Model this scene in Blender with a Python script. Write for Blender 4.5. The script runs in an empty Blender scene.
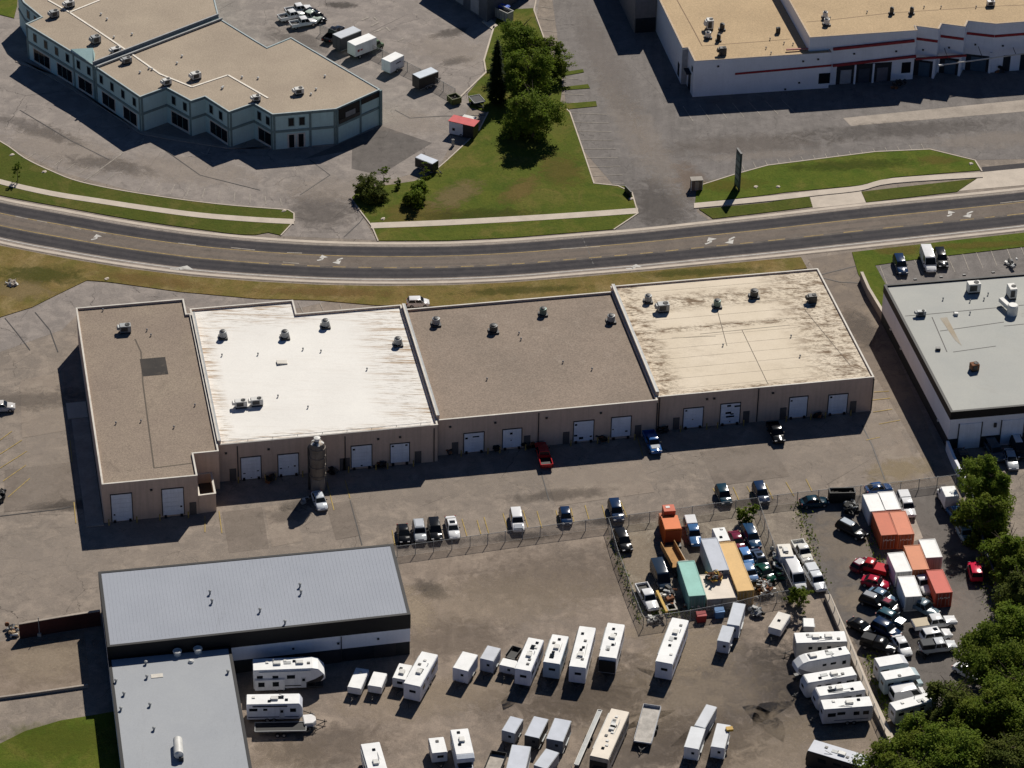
import bpy, bmesh, math, random
from mathutils import Vector, Matrix
rad = math.radians
random.seed(7)
S = bpy.context.scene
COL = S.collection

# ------------------------------------------------------------------ camera
FPX, PITCH, ROLL = 3200.0, rad(33.45), rad(1.28)
CAM = Vector((0, -400, 275))
_f = Vector((0, math.cos(PITCH), -math.sin(PITCH)))
_u0 = Vector((0, math.sin(PITCH), math.cos(PITCH)))
_r = math.cos(ROLL) * Vector((1, 0, 0)) + math.sin(ROLL) * _u0
_u = math.cos(ROLL) * _u0 - math.sin(ROLL) * Vector((1, 0, 0))
cd = bpy.data.cameras.new('camera'); cam = bpy.data.objects.new('camera', cd); COL.objects.link(cam)
cd.sensor_width = 36; cd.lens = FPX / 1024 * 36; cd.clip_start = 1; cd.clip_end = 9000
cam.matrix_world = Matrix(((_r.x, _u.x, -_f.x, CAM.x), (_r.y, _u.y, -_f.y, CAM.y), (_r.z, _u.z, -_f.z, CAM.z), (0, 0, 0, 1)))
S.camera = cam
# ------------------------------------------------------------------ light
SUN_EL, SUN_AZ = 42.8, 18.6          # the sun stands behind the scene, a little to the right
w = bpy.data.worlds.new('World'); S.world = w; w.use_nodes = True
nt = w.node_tree; bg = nt.nodes['Background']; bg.inputs[1].default_value = 0.05
sky = nt.nodes.new('ShaderNodeTexSky'); sky.sky_type = 'NISHITA'; sky.sun_disc = False
sky.sun_elevation = rad(SUN_EL); sky.sun_rotation = rad(SUN_AZ); sky.air_density = .6; sky.dust_density = .1; sky.ozone_density = 9
nt.links.new(sky.outputs[0], bg.inputs[0])
sd = bpy.data.lights.new('sun', 'SUN'); sd.energy = 5.0; sd.angle = rad(0.5); sd.color = (1, 0.945, 0.86)
sun = bpy.data.objects.new('sun', sd); COL.objects.link(sun)
sv = Vector((math.sin(rad(SUN_AZ)) * math.cos(rad(SUN_EL)), math.cos(rad(SUN_AZ)) * math.cos(rad(SUN_EL)), math.sin(rad(SUN_EL))))
sun.rotation_euler = sv.to_track_quat('Z', 'Y').to_euler()
S.view_settings.view_transform = 'Standard'; S.view_settings.look = 'None'
S.view_settings.exposure = 0.02; S.view_settings.gamma = 1.0

# ------------------------------------------------------------------ surveying helpers
def G(px, py, z=0.0):
    """the point of the place, at height z, that the survey photo shows at (px, py)"""
    d = _f * FPX + _r * (px - 512) + _u * (384 - py)
    return CAM + d * ((z - CAM.z) / d.z)
def W(px, py, A, B):
    """(distance from A along wall A-B, height) of a surveyed point on a vertical wall"""
    d = _f * FPX + _r * (px - 512) + _u * (384 - py)
    A = Vector((A[0], A[1], 0)); B = Vector((B[0], B[1], 0)); t = (B - A).normalized(); n = Vector((t.y, -t.x, 0))
    k = (A - CAM).dot(n) / d.dot(n); p = CAM + d * k
    return (p - A).dot(t), p.z
def UV(u, v, a):
    c, s = math.cos(rad(a)), math.sin(rad(a))
    return (u * c - v * s, u * s + v * c)

# ------------------------------------------------------------------ materials
def lin(r, g, b):
    f = lambda c: (c / 255 / 12.92) if c / 255 <= .04045 else ((c / 255 + .055) / 1.055) ** 2.4
    return (f(r), f(g), f(b))
class NT:
    def __init__(s, name):
        s.m = bpy.data.materials.new(name); s.m.use_nodes = True; s.t = s.m.node_tree
        s.p = s.t.nodes['Principled BSDF']; s.pos = s.t.nodes.new('ShaderNodeNewGeometry').outputs['Position']
    def n(s, typ, **kw):
        nd = s.t.nodes.new(typ)
        for k, v in kw.items(): setattr(nd, k, v)
        return nd
    def l(s, a, b): s.t.links.new(a, b)
    def noise(s, scale, detail=4, rough=.6, vec=None, dist=0):
        nd = s.n('ShaderNodeTexNoise'); nd.inputs['Scale'].default_value = scale; nd.inputs['Detail'].default_value = detail
        nd.inputs['Roughness'].default_value = rough; nd.inputs['Distortion'].default_value = dist
        s.l(vec if vec is not None else s.pos, nd.inputs['Vector']); return nd.outputs['Fac']
    def ramp(s, x, a, b, lo=0., hi=1.):
        nd = s.n('ShaderNodeMapRange'); nd.inputs[1].default_value = a; nd.inputs[2].default_value = b
        nd.inputs[3].default_value = lo; nd.inputs[4].default_value = hi; s.l(x, nd.inputs[0]); return nd.outputs[0]
    def mix(s, fac, a, b, blend='MIX'):
        nd = s.n('ShaderNodeMix', data_type='RGBA', blend_type=blend)
        for sk, v in ((nd.inputs[0], fac), (nd.inputs[6], a), (nd.inputs[7], b)):
            if isinstance(v, (int, float)): sk.default_value = v
            elif isinstance(v, (tuple, list)): sk.default_value = (v[0], v[1], v[2], 1)
            else: s.l(v, sk)
        return nd.outputs[2]
    def math(s, op, a, b):
        nd = s.n('ShaderNodeMath', operation=op)
        for sk, v in ((nd.inputs[0], a), (nd.inputs[1], b)):
            if isinstance(v, (int, float)): sk.default_value = v
            else: s.l(v, sk)
        return nd.outputs[0]
    def scl(s, sx, sy, sz=1, rz=0, vec=None):
        nd = s.n('ShaderNodeMapping'); nd.inputs['Scale'].default_value = (sx, sy, sz); nd.inputs['Rotation'].default_value = (0, 0, rz)
        s.l(vec if vec is not None else s.pos, nd.inputs['Vector']); return nd.outputs[0]
    def bump(s, h, dist=.02, strength=.5):
        nd = s.n('ShaderNodeBump'); nd.inputs['Distance'].default_value = dist; nd.inputs['Strength'].default_value = strength
        s.l(h, nd.inputs['Height']); s.l(nd.outputs[0], s.p.inputs['Normal'])
    def out(s, col, rough=.8, metal=0, spec=.3):
        if isinstance(col, (tuple, list)): s.p.inputs['Base Color'].default_value = (*col[:3], 1)
        else: s.l(col, s.p.inputs['Base Color'])
        if isinstance(rough, (int, float)): s.p.inputs['Roughness'].default_value = rough
        else: s.l(rough, s.p.inputs['Roughness'])
        s.p.inputs['Metallic'].default_value = metal; s.p.inputs['Specular IOR Level'].default_value = spec
        return s.m
MC = {}
def mat(name, col, rough=.6, metal=0, var=.18, scale=1.2, spec=.3, objcol=False, streak=0):
    """a plain surface with uneven wear"""
    if name in MC: return MC[name]
    t = NT(name)
    base = t.n('ShaderNodeObjectInfo').outputs['Color'] if objcol else col
    a = t.ramp(t.noise(scale, 5), .3, .7, 1 - var, 1 + var * .5)
    b = t.ramp(t.noise(scale * 9, 3), .3, .7, 1 - var * .5, 1 + var * .3)
    g = t.math('MULTIPLY', a, b)
    if streak:
        st = t.ramp(t.noise(1, 3, vec=t.scl(2.5, 2.5, .12)), .45, .75, 1, 1 - streak); g = t.math('MULTIPLY', g, st)
    cb = t.n('ShaderNodeCombineColor'); [t.l(g, cb.inputs[i]) for i in range(3)]
    c = t.mix(1.0, base, cb.outputs[0], 'MULTIPLY')
    MC[name] = t.out(c, rough, metal, spec); return MC[name]
def asphalt(name, c1, c2, light=None, cracks=.6, cs=.085, grain=.16, stain=.5, track=0, rz=0):
    t = NT(name)
    big = t.noise(.045, 5, .6); mid = t.noise(.35, 6, .65, dist=.6); fine = t.noise(5, 3, .7)
    c = t.mix(t.ramp(big, .36, .64), c1, c2)
    c = t.mix(t.ramp(mid, .44, .68, 0, .75), c, light or tuple(min(1, x * 1.4) for x in c1)); m2 = t.noise(.9, 6, .7, dist=.8); c = t.mix(t.ramp(m2, .50, .72, 0, .5), c, tuple(x * .62 for x in c1)); c = t.mix(t.ramp(t.noise(2.2, 4, .7), .56, .75, 0, .5), c, light or tuple(min(1, x * 1.5) for x in c1))
    if track:
        tr = t.noise(1, 5, .65, vec=t.scl(.5, .07, 1, rz), dist=.8); c = t.mix(t.ramp(tr, .46, .7, 0, track), c, tuple(x * .55 for x in c1))
    st = t.noise(.6, 4, .55, dist=1.2); c = t.mix(t.ramp(st, .62, .76, 0, stain), c, tuple(x * .42 for x in c1))
    if cracks:
        wob = t.noise(.5, 3); add = t.n('ShaderNodeVectorMath', operation='MULTIPLY_ADD')
        t.l(wob, add.inputs[0]); add.inputs[1].default_value = (2.2, 2.2, 0); t.l(t.pos, add.inputs[2])
        for k, (sc, wd) in enumerate(((cs, .0035), (cs * 2.6, .006))):
            v = t.n('ShaderNodeTexVoronoi', feature='DISTANCE_TO_EDGE', voronoi_dimensions='2D'); v.inputs['Scale'].default_value = sc
            t.l(add.outputs[0], v.inputs['Vector'])
            line = t.ramp(v.outputs['Distance'], wd * .4, wd * 1.6, 1, 0)
            msk = t.ramp(t.noise(.06 + .05 * k, 2), .47 + .05 * k, .6, 0, cracks)
            c = t.mix(t.math('MULTIPLY', line, msk), c, tuple(x * .3 for x in c1))
    g = t.ramp(fine, .25, .75, 1 - grain, 1 + grain); cb = t.n('ShaderNodeCombineColor'); [t.l(g, cb.inputs[i]) for i in range(3)]
    c = t.mix(1.0, c, cb.outputs[0], 'MULTIPLY'); t.bump(fine, .03, .35)
    return t.out(c, .9, 0, .15)
def grassmat(name, a, b, dry, dryamt=.5, stripe=0):
    t = NT(name)
    c = t.mix(t.ramp(t.noise(.25, 5, .65), .35, .65), a, b)
    c = t.mix(t.ramp(t.noise(.11, 6, .7, dist=1), .5, .68, 0, dryamt), c, dry)
    c = t.mix(t.ramp(t.noise(1.6, 4, .7), .5, .75, 0, .55), c, tuple(x * .5 for x in a))
    g = t.ramp(t.noise(6, 3, .7), .25, .75, .72, 1.3); cb = t.n('ShaderNodeCombineColor'); [t.l(g, cb.inputs[i]) for i in range(3)]
    c = t.mix(1.0, c, cb.outputs[0], 'MULTIPLY'); t.bump(t.noise(3, 4), .15, .6)
    return t.out(c, .95, 0, .1)
def roofmat(name, c1, c2, stainc, stain=.5, sc=.5, streaks=None, grain=.12, rz=0, lo=.55, hi=.72, focus=()):
    """flat roof covering: gravel or membrane with ponding stains"""
    t = NT(name)
    c = t.mix(t.ramp(t.noise(.12, 5), .35, .65), c1, c2)
    vec = t.scl(*(streaks or (1, 1)), 1, rz)
    s1 = t.noise(sc, 6, .7, vec=vec, dist=.4); s2 = t.noise(.07, 3); m = t.ramp(s2, .42, .62, 0, stain)
    for (ang, off, wd) in focus:       # stains gather where water stands, along given lines of the roof
        d = t.n('ShaderNodeVectorMath', operation='DOT_PRODUCT'); t.l(t.pos, d.inputs[0]); d.inputs[1].default_value = (math.cos(rad(ang)), math.sin(rad(ang)), 0)
        dd = t.math('ABSOLUTE', t.math('SUBTRACT', d.outputs['Value'], off), 0.0); m = t.math('MAXIMUM', m, t.ramp(dd, wd * .25, wd, 1, 0))
    c = t.mix(t.math('MULTIPLY', t.ramp(s1, lo, hi), m), c, stainc)
    c = t.mix(t.math('MULTIPLY', t.ramp(t.noise(sc * 4, 5, .75, vec=vec), lo + .02, hi + .04), m), c, tuple(x * .5 for x in stainc))
    g = t.ramp(t.noise(4.5, 3, .75), .25, .75, 1 - grain, 1 + grain); cb = t.n('ShaderNodeCombineColor'); [t.l(g, cb.inputs[i]) for i in range(3)]
    c = t.mix(1.0, c, cb.outputs[0], 'MULTIPLY'); t.bump(t.noise(8, 2), .03, .3)
    return t.out(c, .85, 0, .2)

# ------------------------------------------------------------------ mesh builder
class MB:
    def __init__(s): s.v, s.f, s.mi = [], [], []
    def add(s, vs, fs, mi=0):
        o = len(s.v); s.v += [tuple(x) for x in vs]; s.f += [tuple(i + o for i in f) for f in fs]; s.mi += [mi] * len(fs); return s
    def box(s, c, d, rz=0, mi=0, rx=0, ry=0):
        R = Matrix.Rotation(rz, 3, 'Z') @ Matrix.Rotation(ry, 3, 'Y') @ Matrix.Rotation(rx, 3, 'X')
        vs = [Vector(c) + R @ Vector((x * d[0] / 2, y * d[1] / 2, z * d[2] / 2)) for x in (-1, 1) for y in (-1, 1) for z in (-1, 1)]
        return s.add(vs, [(0, 1, 3, 2), (4, 6, 7, 5), (0, 4, 5, 1), (2, 3, 7, 6), (0, 2, 6, 4), (1, 5, 7, 3)], mi)
    def prism(s, poly, z0, z1, mi=0):
        n = len(poly); vs = [(p[0], p[1], z0) for p in poly] + [(p[0], p[1], z1) for p in poly]
        return s.add(vs, [tuple(range(n - 1, -1, -1)), tuple(range(n, 2 * n))] + [(i, (i + 1) % n, n + (i + 1) % n, n + i) for i in range(n)], mi)
    def ringprism(s, outer, inner, z0, z1, mi=0):
        n = len(outer); vs = [(p[0], p[1], z) for z in (z0, z1) for p in list(outer) + list(inner)]; fs = []
        for i in range(n):
            j = (i + 1) % n
            fs += [(i, j, 2 * n + j, 2 * n + i), (n + j, n + i, 3 * n + i, 3 * n + j), (2 * n + i, 2 * n + j, 3 * n + j, 3 * n + i), (j, i, n + i, n + j)]
        return s.add(vs, fs, mi)
    def sheet(s, pts, mi=0):
        pts = [tuple(p) for p in pts]
        a = sum(pts[i][0] * pts[(i + 1) % len(pts)][1] - pts[(i + 1) % len(pts)][0] * pts[i][1] for i in range(len(pts)))
        if a < 0: pts = pts[::-1]
        return s.add(pts, [tuple(range(len(pts)))], mi)
    def tube(s, p0, p1, r0, r1=None, n=8, mi=0):
        r1 = r0 if r1 is None else r1; p0, p1 = Vector(p0), Vector(p1); d = (p1 - p0).normalized()
        a = d.orthogonal().normalized(); b = d.cross(a)
        vs = [p + (a * math.cos(2 * math.pi * i / n) + b * math.sin(2 * math.pi * i / n)) * r for p, r in ((p0, r0), (p1, r1)) for i in range(n)]
        return s.add(vs, [(i, (i + 1) % n, n + (i + 1) % n, n + i) for i in range(n)] + [tuple(range(n - 1, -1, -1)), tuple(range(n, 2 * n))], mi)
    def lathe(s, prof, n=16, c=(0, 0), mi=0):
        vs = [(c[0] + r * math.cos(2 * math.pi * i / n), c[1] + r * math.sin(2 * math.pi * i / n), z) for r, z in prof for i in range(n)]
        fs = [(k * n + i, k * n + (i + 1) % n, (k + 1) * n + (i + 1) % n, (k + 1) * n + i) for k in range(len(prof) - 1) for i in range(n)]
        return s.add(vs, fs + [tuple(range(n - 1, -1, -1)), tuple((len(prof) - 1) * n + i for i in range(n))], mi)
    def loft(s, rings, mi=0):
        n = len(rings[0]); vs = [p for r in rings for p in r]
        fs = [(k * n + i, k * n + (i + 1) % n, (k + 1) * n + (i + 1) % n, (k + 1) * n + i) for k in range(len(rings) - 1) for i in range(n)]
        return s.add(vs, fs + [tuple(range(n - 1, -1, -1)), tuple((len(rings) - 1) * n + i for i in range(n))], mi)
    def mesh(s, name, mats, loc=(0, 0, 0), smooth=0, bevel=0, fix=True):
        me = bpy.data.meshes.new(name); L = Vector(loc)
        me.from_pydata([tuple(Vector(v) - L) for v in s.v], [], s.f)
        for m in (mats if isinstance(mats, (list, tuple)) else [mats]): me.materials.append(m)
        for p, i in zip(me.polygons, s.mi): p.material_index = i
        if fix or bevel:
            bm = bmesh.new(); bm.from_mesh(me)
            if fix: bmesh.ops.recalc_face_normals(bm, faces=bm.faces)
            if bevel:
                es = [e for e in bm.edges if len(e.link_faces) == 2 and e.calc_face_angle(0) > .5]
                bmesh.ops.bevel(bm, geom=es, offset=bevel, segments=2, affect='EDGES', clamp_overlap=True)
            bm.to_mesh(me); bm.free()
        if smooth:
            me.polygons.foreach_set('use_smooth', [True] * len(me.polygons)); me.set_sharp_from_angle(angle=rad(smooth))
        return me
    def build(s, name, mats, parent=None, **kw):
        loc = Vector((0, 0, 0))
        if parent is not None and kw.pop('world', False): kw['loc'] = wl(parent)
        o = bpy.data.objects.new(name, s.mesh(name, mats, **kw)); COL.objects.link(o)
        if parent is not None: o.parent = parent
        return o
def wl(o):
    p = Vector(o.location)
    while o.parent: o = o.parent; p += Vector(o.location)
    return p
def tag(o, label, cat, group=None, kind=None):
    if label: o['label'] = label
    if cat: o['category'] = cat
    if group: o['group'] = group
    if kind: o['kind'] = kind
    return o
def thing(name, label, cat, loc=(0, 0, 0), rz=0, group=None):
    o = bpy.data.objects.new(name, None); COL.objects.link(o); o.empty_display_size = .5
    o.location = loc; o.rotation_euler = (0, 0, rz); return tag(o, label, cat, group)
def struct(name, mb, m, **kw):
    o = mb.build(name, m, **kw); o['kind'] = 'structure'; return o
def inset(poly, d):
    n = len(poly); a = sum(poly[i][0] * poly[(i + 1) % n][1] - poly[(i + 1) % n][0] * poly[i][1] for i in range(n)); sg = 1 if a > 0 else -1
    out = []
    for i in range(n):
        p0, p1, p2 = Vector(poly[i - 1]), Vector(poly[i]), Vector(poly[(i + 1) % n])
        e1, e2 = (p1 - p0).normalized(), (p2 - p1).normalized()
        n1, n2 = Vector((-e1.y, e1.x)) * sg, Vector((-e2.y, e2.x)) * sg
        k = 1 + n1.dot(n2); q = p1 + (n1 + n2) * (d / max(k, .25)); out.append((q.x, q.y))
    return out
def smoothline(pts, k=6):
    out = []
    for i in range(len(pts) - 1):
        p0, p1, p2, p3 = pts[max(i - 1, 0)], pts[i], pts[i + 1], pts[min(i + 2, len(pts) - 1)]
        for j in range(k):
            t = j / k
            out.append(tuple(.5 * ((2 * b) + (c - a) * t + (2 * a - 5 * b + 4 * c - d) * t * t + (3 * b - a - 3 * c + d) * t ** 3) for a, b, c, d in zip(p0, p1, p2, p3)))
    return out + [tuple(pts[-1])]
# ------------------------------------------------------------------ ground, road, lots, lawns
A_MAIN = asphalt('worn_asphalt', (0.239, 0.200, 0.166), (0.194, 0.165, 0.139), (0.334, 0.277, 0.225), cracks=.95, grain=.22)
A_YARD = asphalt('dusty_yard', (0.243, 0.195, 0.155), (0.196, 0.163, 0.135), (0.345, 0.278, 0.220), cracks=0, grain=.24, stain=.5, track=.3, rz=1.1)
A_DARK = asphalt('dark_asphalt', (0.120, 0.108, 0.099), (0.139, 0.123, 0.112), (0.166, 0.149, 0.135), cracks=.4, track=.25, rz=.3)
A_PALE = asphalt('pale_asphalt', (0.256, 0.224, 0.201), (0.208, 0.184, 0.167), (0.345, 0.301, 0.265), cracks=1.0, cs=.075, grain=.2)
A_GREY = asphalt('grey_asphalt', (0.155, 0.141, 0.131), (0.184, 0.167, 0.156), (0.229, 0.208, 0.192), cracks=.6, track=.35, rz=.25, grain=.2)
A_LANE = asphalt('polished_lane', (.048, .045, .048), (.058, .053, .055), (.075, .068, .068), cracks=.3, grain=.1, stain=.2)
A_TRACK = asphalt('wheel_track', (.036, .034, .038), (.047, .044, .048), (.06, .056, .057), cracks=.3, grain=.15, stain=.2)
A_TTRK = asphalt('turn_track', (.125, .107, .092), (.15, .127, .108), (.18, .15, .125), cracks=.3, grain=.15)
A_TURN = asphalt('turn_lane_asphalt', (.165, .135, .112), (.14, .116, .098), (.19, .157, .128), cracks=.4, stain=.3)
A_SHLD = asphalt('shoulder_asphalt', (.25, .21, .18), (.21, .18, .155), cracks=.2, stain=.2)
CONC = mat('concrete', (.52, .45, .37), .85, var=.14, scale=.4)
CONC2 = mat('old_concrete', (.36, .31, .26), .9, var=.25, scale=.3)
PAINT_W = mat('road_paint_white', (.52, .50, .46), .7, var=.25, scale=1.5)
PAINT_F = mat('faded_white_paint', (.36, .32, .27), .8, var=.4, scale=1.5)
PAINT_Y = mat('faded_yellow_paint', (.42, .30, .09), .8, var=.35, scale=1.5)
PAINT_Y2 = mat('worn_yellow_paint', (.40, .28, .10), .8, var=.45, scale=.6)
GR_MID = grassmat('lawn_grass', (.062, .088, .010), (.095, .108, .015), (.17, .13, .038), .65)
GR_VIV = grassmat('green_grass', (.062, .095, .009), (.095, .115, .014), (.15, .13, .03), .6)
GR_DRY = grassmat('dry_grass', (.185, .13, .045), (.125, .108, .027), (.30, .22, .11), .6)
GR_VRG = grassmat('verge_grass', (.075, .085, .013), (.06, .08, .011), (.16, .125, .04), .6)
WEEDS = grassmat('weeds', (.06, .075, .015), (.04, .055, .01), (.15, .11, .05), .6)

g = MB(); g.sheet([(-2600, -2600, 0), (2600, -2600, 0), (2600, 2600, 0), (-2600, 2600, 0)]); struct('ground', g, A_MAIN, fix=False)
def area(name, pts, z, m, smooth_=False, kind='structure', label=None, cat=None):
    q = MB(); pts = smoothline(pts + [pts[0]]) [:-1] if smooth_ else pts
    q.sheet([G(*p, z) for p in pts]); o = q.build(name, m, fix=False); return tag(o, label, cat, None, kind)
# paved areas of their own age and colour
area('parking_lot', [(-400, -120), (560, -120), (536, 20), (494, 26), (486, 72), (440, 166), (362, 188), (356, 205), (376, 240), (280, 236), (295, 213), (220, 204), (132, 191), (60, 172), (0, 141), (-400, 60)], .01, A_PALE)
area('parking_lot', [(536, -120), (1400, -120), (1400, 150), (978, 160), (930, 148), (768, 166), (697, 186), (697, 212), (712, 222), (613, 231), (637, 212), (583, 150), (566, 105), (562, 70)], .014, A_GREY)
area('gravel_yard', [(398, 556), (608, 525), (645, 626), (735, 606), (793, 598), (828, 594), (905, 745), (920, 900), (240, 900), (240, 660), (412, 655)], .012, A_YARD)
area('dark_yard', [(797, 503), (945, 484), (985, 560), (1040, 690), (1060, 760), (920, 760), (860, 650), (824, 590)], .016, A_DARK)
area('gravel_yard', [(612, 527), (757, 506), (793, 596), (735, 605), (645, 625)], .02, asphalt('oily_gravel', (.27, .23, .18), (.20, .165, .13), (.38, .33, .26), cracks=0, grain=.35, stain=.75))
area('gravel_yard', [(760, 506), (797, 503), (826, 590), (793, 596)], .018, asphalt('striped_hardstand', (.22, .185, .15), (.19, .16, .13), (.34, .29, .23), cracks=.3, grain=.3, track=.4, rz=.25))
area('path', [(900, 512), (912, 510), (923, 538), (912, 542)], .02, CONC2)
area('parking_lot', [(875, 264.5), (1300, 216), (1300, 262), (887, 287)], .024, A_GREY)
area('driveway', [(808, 259), (851, 252), (952, 480), (938, 485)], .008, asphalt('cracked_drive', (.2, .165, .135), (.17, .14, .115), (.26, .21, .16), cracks=.9, cs=.12))
area('old_asphalt_patch', [(0, 318), (85, 281), (330, 301), (300, 308), (80, 312), (62, 330), (0, 352)], .009, A_PALE)
area('asphalt_patch', [(302, 160), (352, 138), (382, 126), (432, 143), (380, 175), (340, 166)], .02, A_DARK)
area('dock_apron', [(843, 118), (1100, 92), (1100, 105), (851, 126)], .024, CONC2)
area('driveway_apron', [(958, 191), (978, 178), (983, 172), (1300, 140), (1300, 160)], .03, CONC)
area('driveway_apron', [(809, 193.5), (860, 188), (866, 203), (813, 208)], .03, CONC)
area('asphalt_patch', [(982, 172), (982, 167), (1200, 146), (1200, 151)], .034, A_LANE)
area('dirt_lot', [(4, 641), (84, 630), (90, 686), (0, 698), (-60, 700), (-60, 648)], .02, asphalt('dirt', (.22, .17, .13), (.19, .15, .115), (.30, .24, .19), cracks=0, grain=.2))
area('asphalt_patch', [(441, 305), (640, 286), (806, 267), (812, 280), (640, 300), (440, 318)], .006, A_GREY)

A_SLAB = asphalt('relaid_asphalt', (.27, .222, .18), (.24, .198, .162), (.31, .26, .21), cracks=.5, cs=.2)
A_SLABD = asphalt('old_dark_asphalt', (.19, .158, .13), (.165, .138, .115), (.23, .19, .158), cracks=.8, cs=.2)
for k_, (pts, m_) in enumerate((([(222, 512), (262, 507), (269, 548), (229, 553)], A_SLABD), ([(264, 507), (292, 503), (303, 541), (272, 547)], A_SLAB), ([(326, 504), (352, 500), (362, 535), (336, 540)], A_SLABD), ([(545, 474), (640, 461), (655, 492), (556, 506)], A_SLAB), ([(700, 452), (770, 443), (790, 476), (716, 486)], A_SLABD), ([(866, 424), (895, 420), (925, 480), (888, 485)], A_SLAB), ([(5, 470), (72, 462), (78, 505), (4, 512)], A_SLABD), ([(20, 380), (64, 372), (68, 430), (22, 438)], A_SLAB), ([(300, 160), (352, 150), (350, 232), (300, 232)], A_PALE))): area('asphalt_patch', pts, .022 + .001 * k_, m_)
# the curving road
RN = [(-120, 160), (-60, 181), (0, 197), (64, 209), (128, 220.5), (192, 230), (256, 236.5), (320, 240.5), (384, 242), (448, 241.5), (512, 238.5), (576, 233.5), (640, 228), (704, 221), (768, 214), (863, 203), (960, 193.5), (1024, 187), (1160, 172), (1300, 156)]
RS = [(-120, 205), (-60, 227), (0, 244), (64, 256.5), (128, 267), (192, 275), (256, 280), (320, 283.3), (384, 284.5), (448, 283.8), (512, 281), (576, 275.8), (640, 270.5), (704, 264.5), (768, 258.5), (863, 248.5), (960, 238), (1024, 231), (1160, 215), (1300, 198)]
def road_samples(z=0, k=5):
    n = [Vector(G(*p, z)) for p in smoothline(RN, k)]; s = [Vector(G(*p, z)) for p in smoothline(RS, k)]
    return n, s
rn, rs = road_samples()
def band(t0, t1, z, mb=None, i0=0, i1=None):
    mb = mb or MB(); i1 = len(rn) if i1 is None else i1
    vs = []
    for i in range(i0, i1):
        a = rn[i].lerp(rs[i], t0); b = rn[i].lerp(rs[i], t1); vs += [(a.x, a.y, z), (b.x, b.y, z)]
    m = len(vs) // 2
    return mb.add(vs, [(2 * i, 2 * i + 1, 2 * i + 3, 2 * i + 2) for i in range(m - 1)])
struct('road', band(0.0, 1.0, .04), A_SHLD, fix=False)
struct('road_lane', band(.125, .345, .05), A_LANE, fix=False)
struct('road_lane', band(.625, .855, .05), A_LANE, fix=False)
struct('turn_lane', band(.345, .625, .05), A_TURN, fix=False)
struct('road_wear', band(.335, .36, .056), asphalt('lane_edge', (.115, .1, .088), (.10, .088, .08), cracks=0), fix=False)
struct('road_wear', band(.60, .64, .056), asphalt('lane_edge_south', (.12, .104, .09), (.10, .088, .08), cracks=0), fix=False)
for t0, t1 in ((.155, .195), (.255, .30), (.665, .705), (.765, .81)): struct('road_wear', band(t0, t1, .055), A_TRACK, fix=False)
for t0, t1 in ((.40, .44), (.53, .57)): struct('road_wear', band(t0, t1, .055), A_TTRK, fix=False)
struct('gutter', band(0.012, .065, .056), CONC, fix=False)
struct('gutter', band(.94, .985, .056), CONC, fix=False)
mk = MB(); band(.883, .898, .062, mk); struct('road_marking', mk, PAINT_W, fix=False)
mk = MB(); band(.094, .108, .062, mk); struct('road_marking', mk, PAINT_F, fix=False)
mk = MB()
for i0 in range(0, len(rn) - 1):
    band(.348, .360, .064, mk, i0, i0 + 2)
    if i0 % 2 == 0 or i0 < 30: band(.607, .620, .064, mk, i0, i0 + 2)
struct('road_marking', mk, PAINT_Y2, fix=False)
def line(mb, x0, y0, x1, y1, w=.12, z=.066):
    a, b = G(x0, y0, z), G(x1, y1, z); d = (b - a).normalized(); n = Vector((-d.y, d.x, 0)) * w / 2
    mb.sheet([a + n, b + n, b - n, a - n])
mk = MB()
for q in [(15, 216, 28, 219), (37, 220.5, 47, 222.5), (71, 227, 81, 229.5), (93, 231, 106, 233.5), (178, 243, 196, 245), (231, 247.5, 255, 250), (287, 252.5, 302, 253), (283, 262, 299, 263.5), (560, 249, 600, 246.5), (1000, 203, 1024, 200.5)]: line(mk, *q, w=.2)
struct('road_marking', mk, PAINT_F, fix=False)
def arrow(mb, px, py, px2, py2, side=1):
    """a turn arrow painted on the lane, stem along the two survey points"""
    a, b = G(px, py, .07), G(px2, py2, .07); d = (b - a).normalized(); n = Vector((-d.y, d.x, 0)) * side; L = (b - a).length
    P = lambda x, y: a + d * x * L + n * y
    mb.sheet([P(0, -.22), P(.5, -.22), P(.5, .12), P(0, .12)])
    mb.sheet([P(.5, -.22), P(.72, .15), P(.62, .55), P(.42, .12)])
    mb.sheet([P(.32, .45), P(1.15, .25), P(.78, 1.35)])
mk = MB()
for q in [(91, 239.5, 101, 237.5, 1), (317, 260.3, 327, 258.3, 1), (343, 258.3, 333, 261.3, 1), (705, 244, 716, 240, 1), (735, 237, 725, 241.5, 1), (947, 216, 955, 213.5, 1), (973, 211.5, 963, 215, 1), (626, 268.5, 640, 268.2, 1), (170, 268.5, 190, 270, 1)]: arrow(mk, *q)
struct('road_marking', mk, PAINT_W, fix=False)

# lawns and verges
def lawn(label, pts, m, z=.11):
    q = MB(); P = [G(*p, z) for p in pts]; pp = [(v.x, v.y) for v in P]; q.prism(pp, -.05, z)
    return tag(q.build('grass', m), label, 'grass', None, 'stuff')
def kerb(pts, w=.22, h=.16, m=None, name='kerb'):
    q = MB(); P = [G(*p, h) for p in pts]
    for i in range(len(P) - 1):
        a, b = P[i], P[i + 1]; d = (b - a).normalized(); n = Vector((-d.y, d.x, 0)) * w / 2; e = d * (w * .3)
        q.prism([((a + n - e).x, (a + n - e).y), ((b + n + e).x, (b + n + e).y), ((b - n + e).x, (b - n + e).y), ((a - n - e).x, (a - n - e).y)], 0, h + .003 * (i % 2))
    return struct(name, q, m or CONC)
v1 = smoothline([(-120, 88), (-60, 112), (0, 141), (25, 158), (52, 171), (80, 181.5), (132, 192), (215, 203.5), (288, 209.5)], 4)
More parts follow.
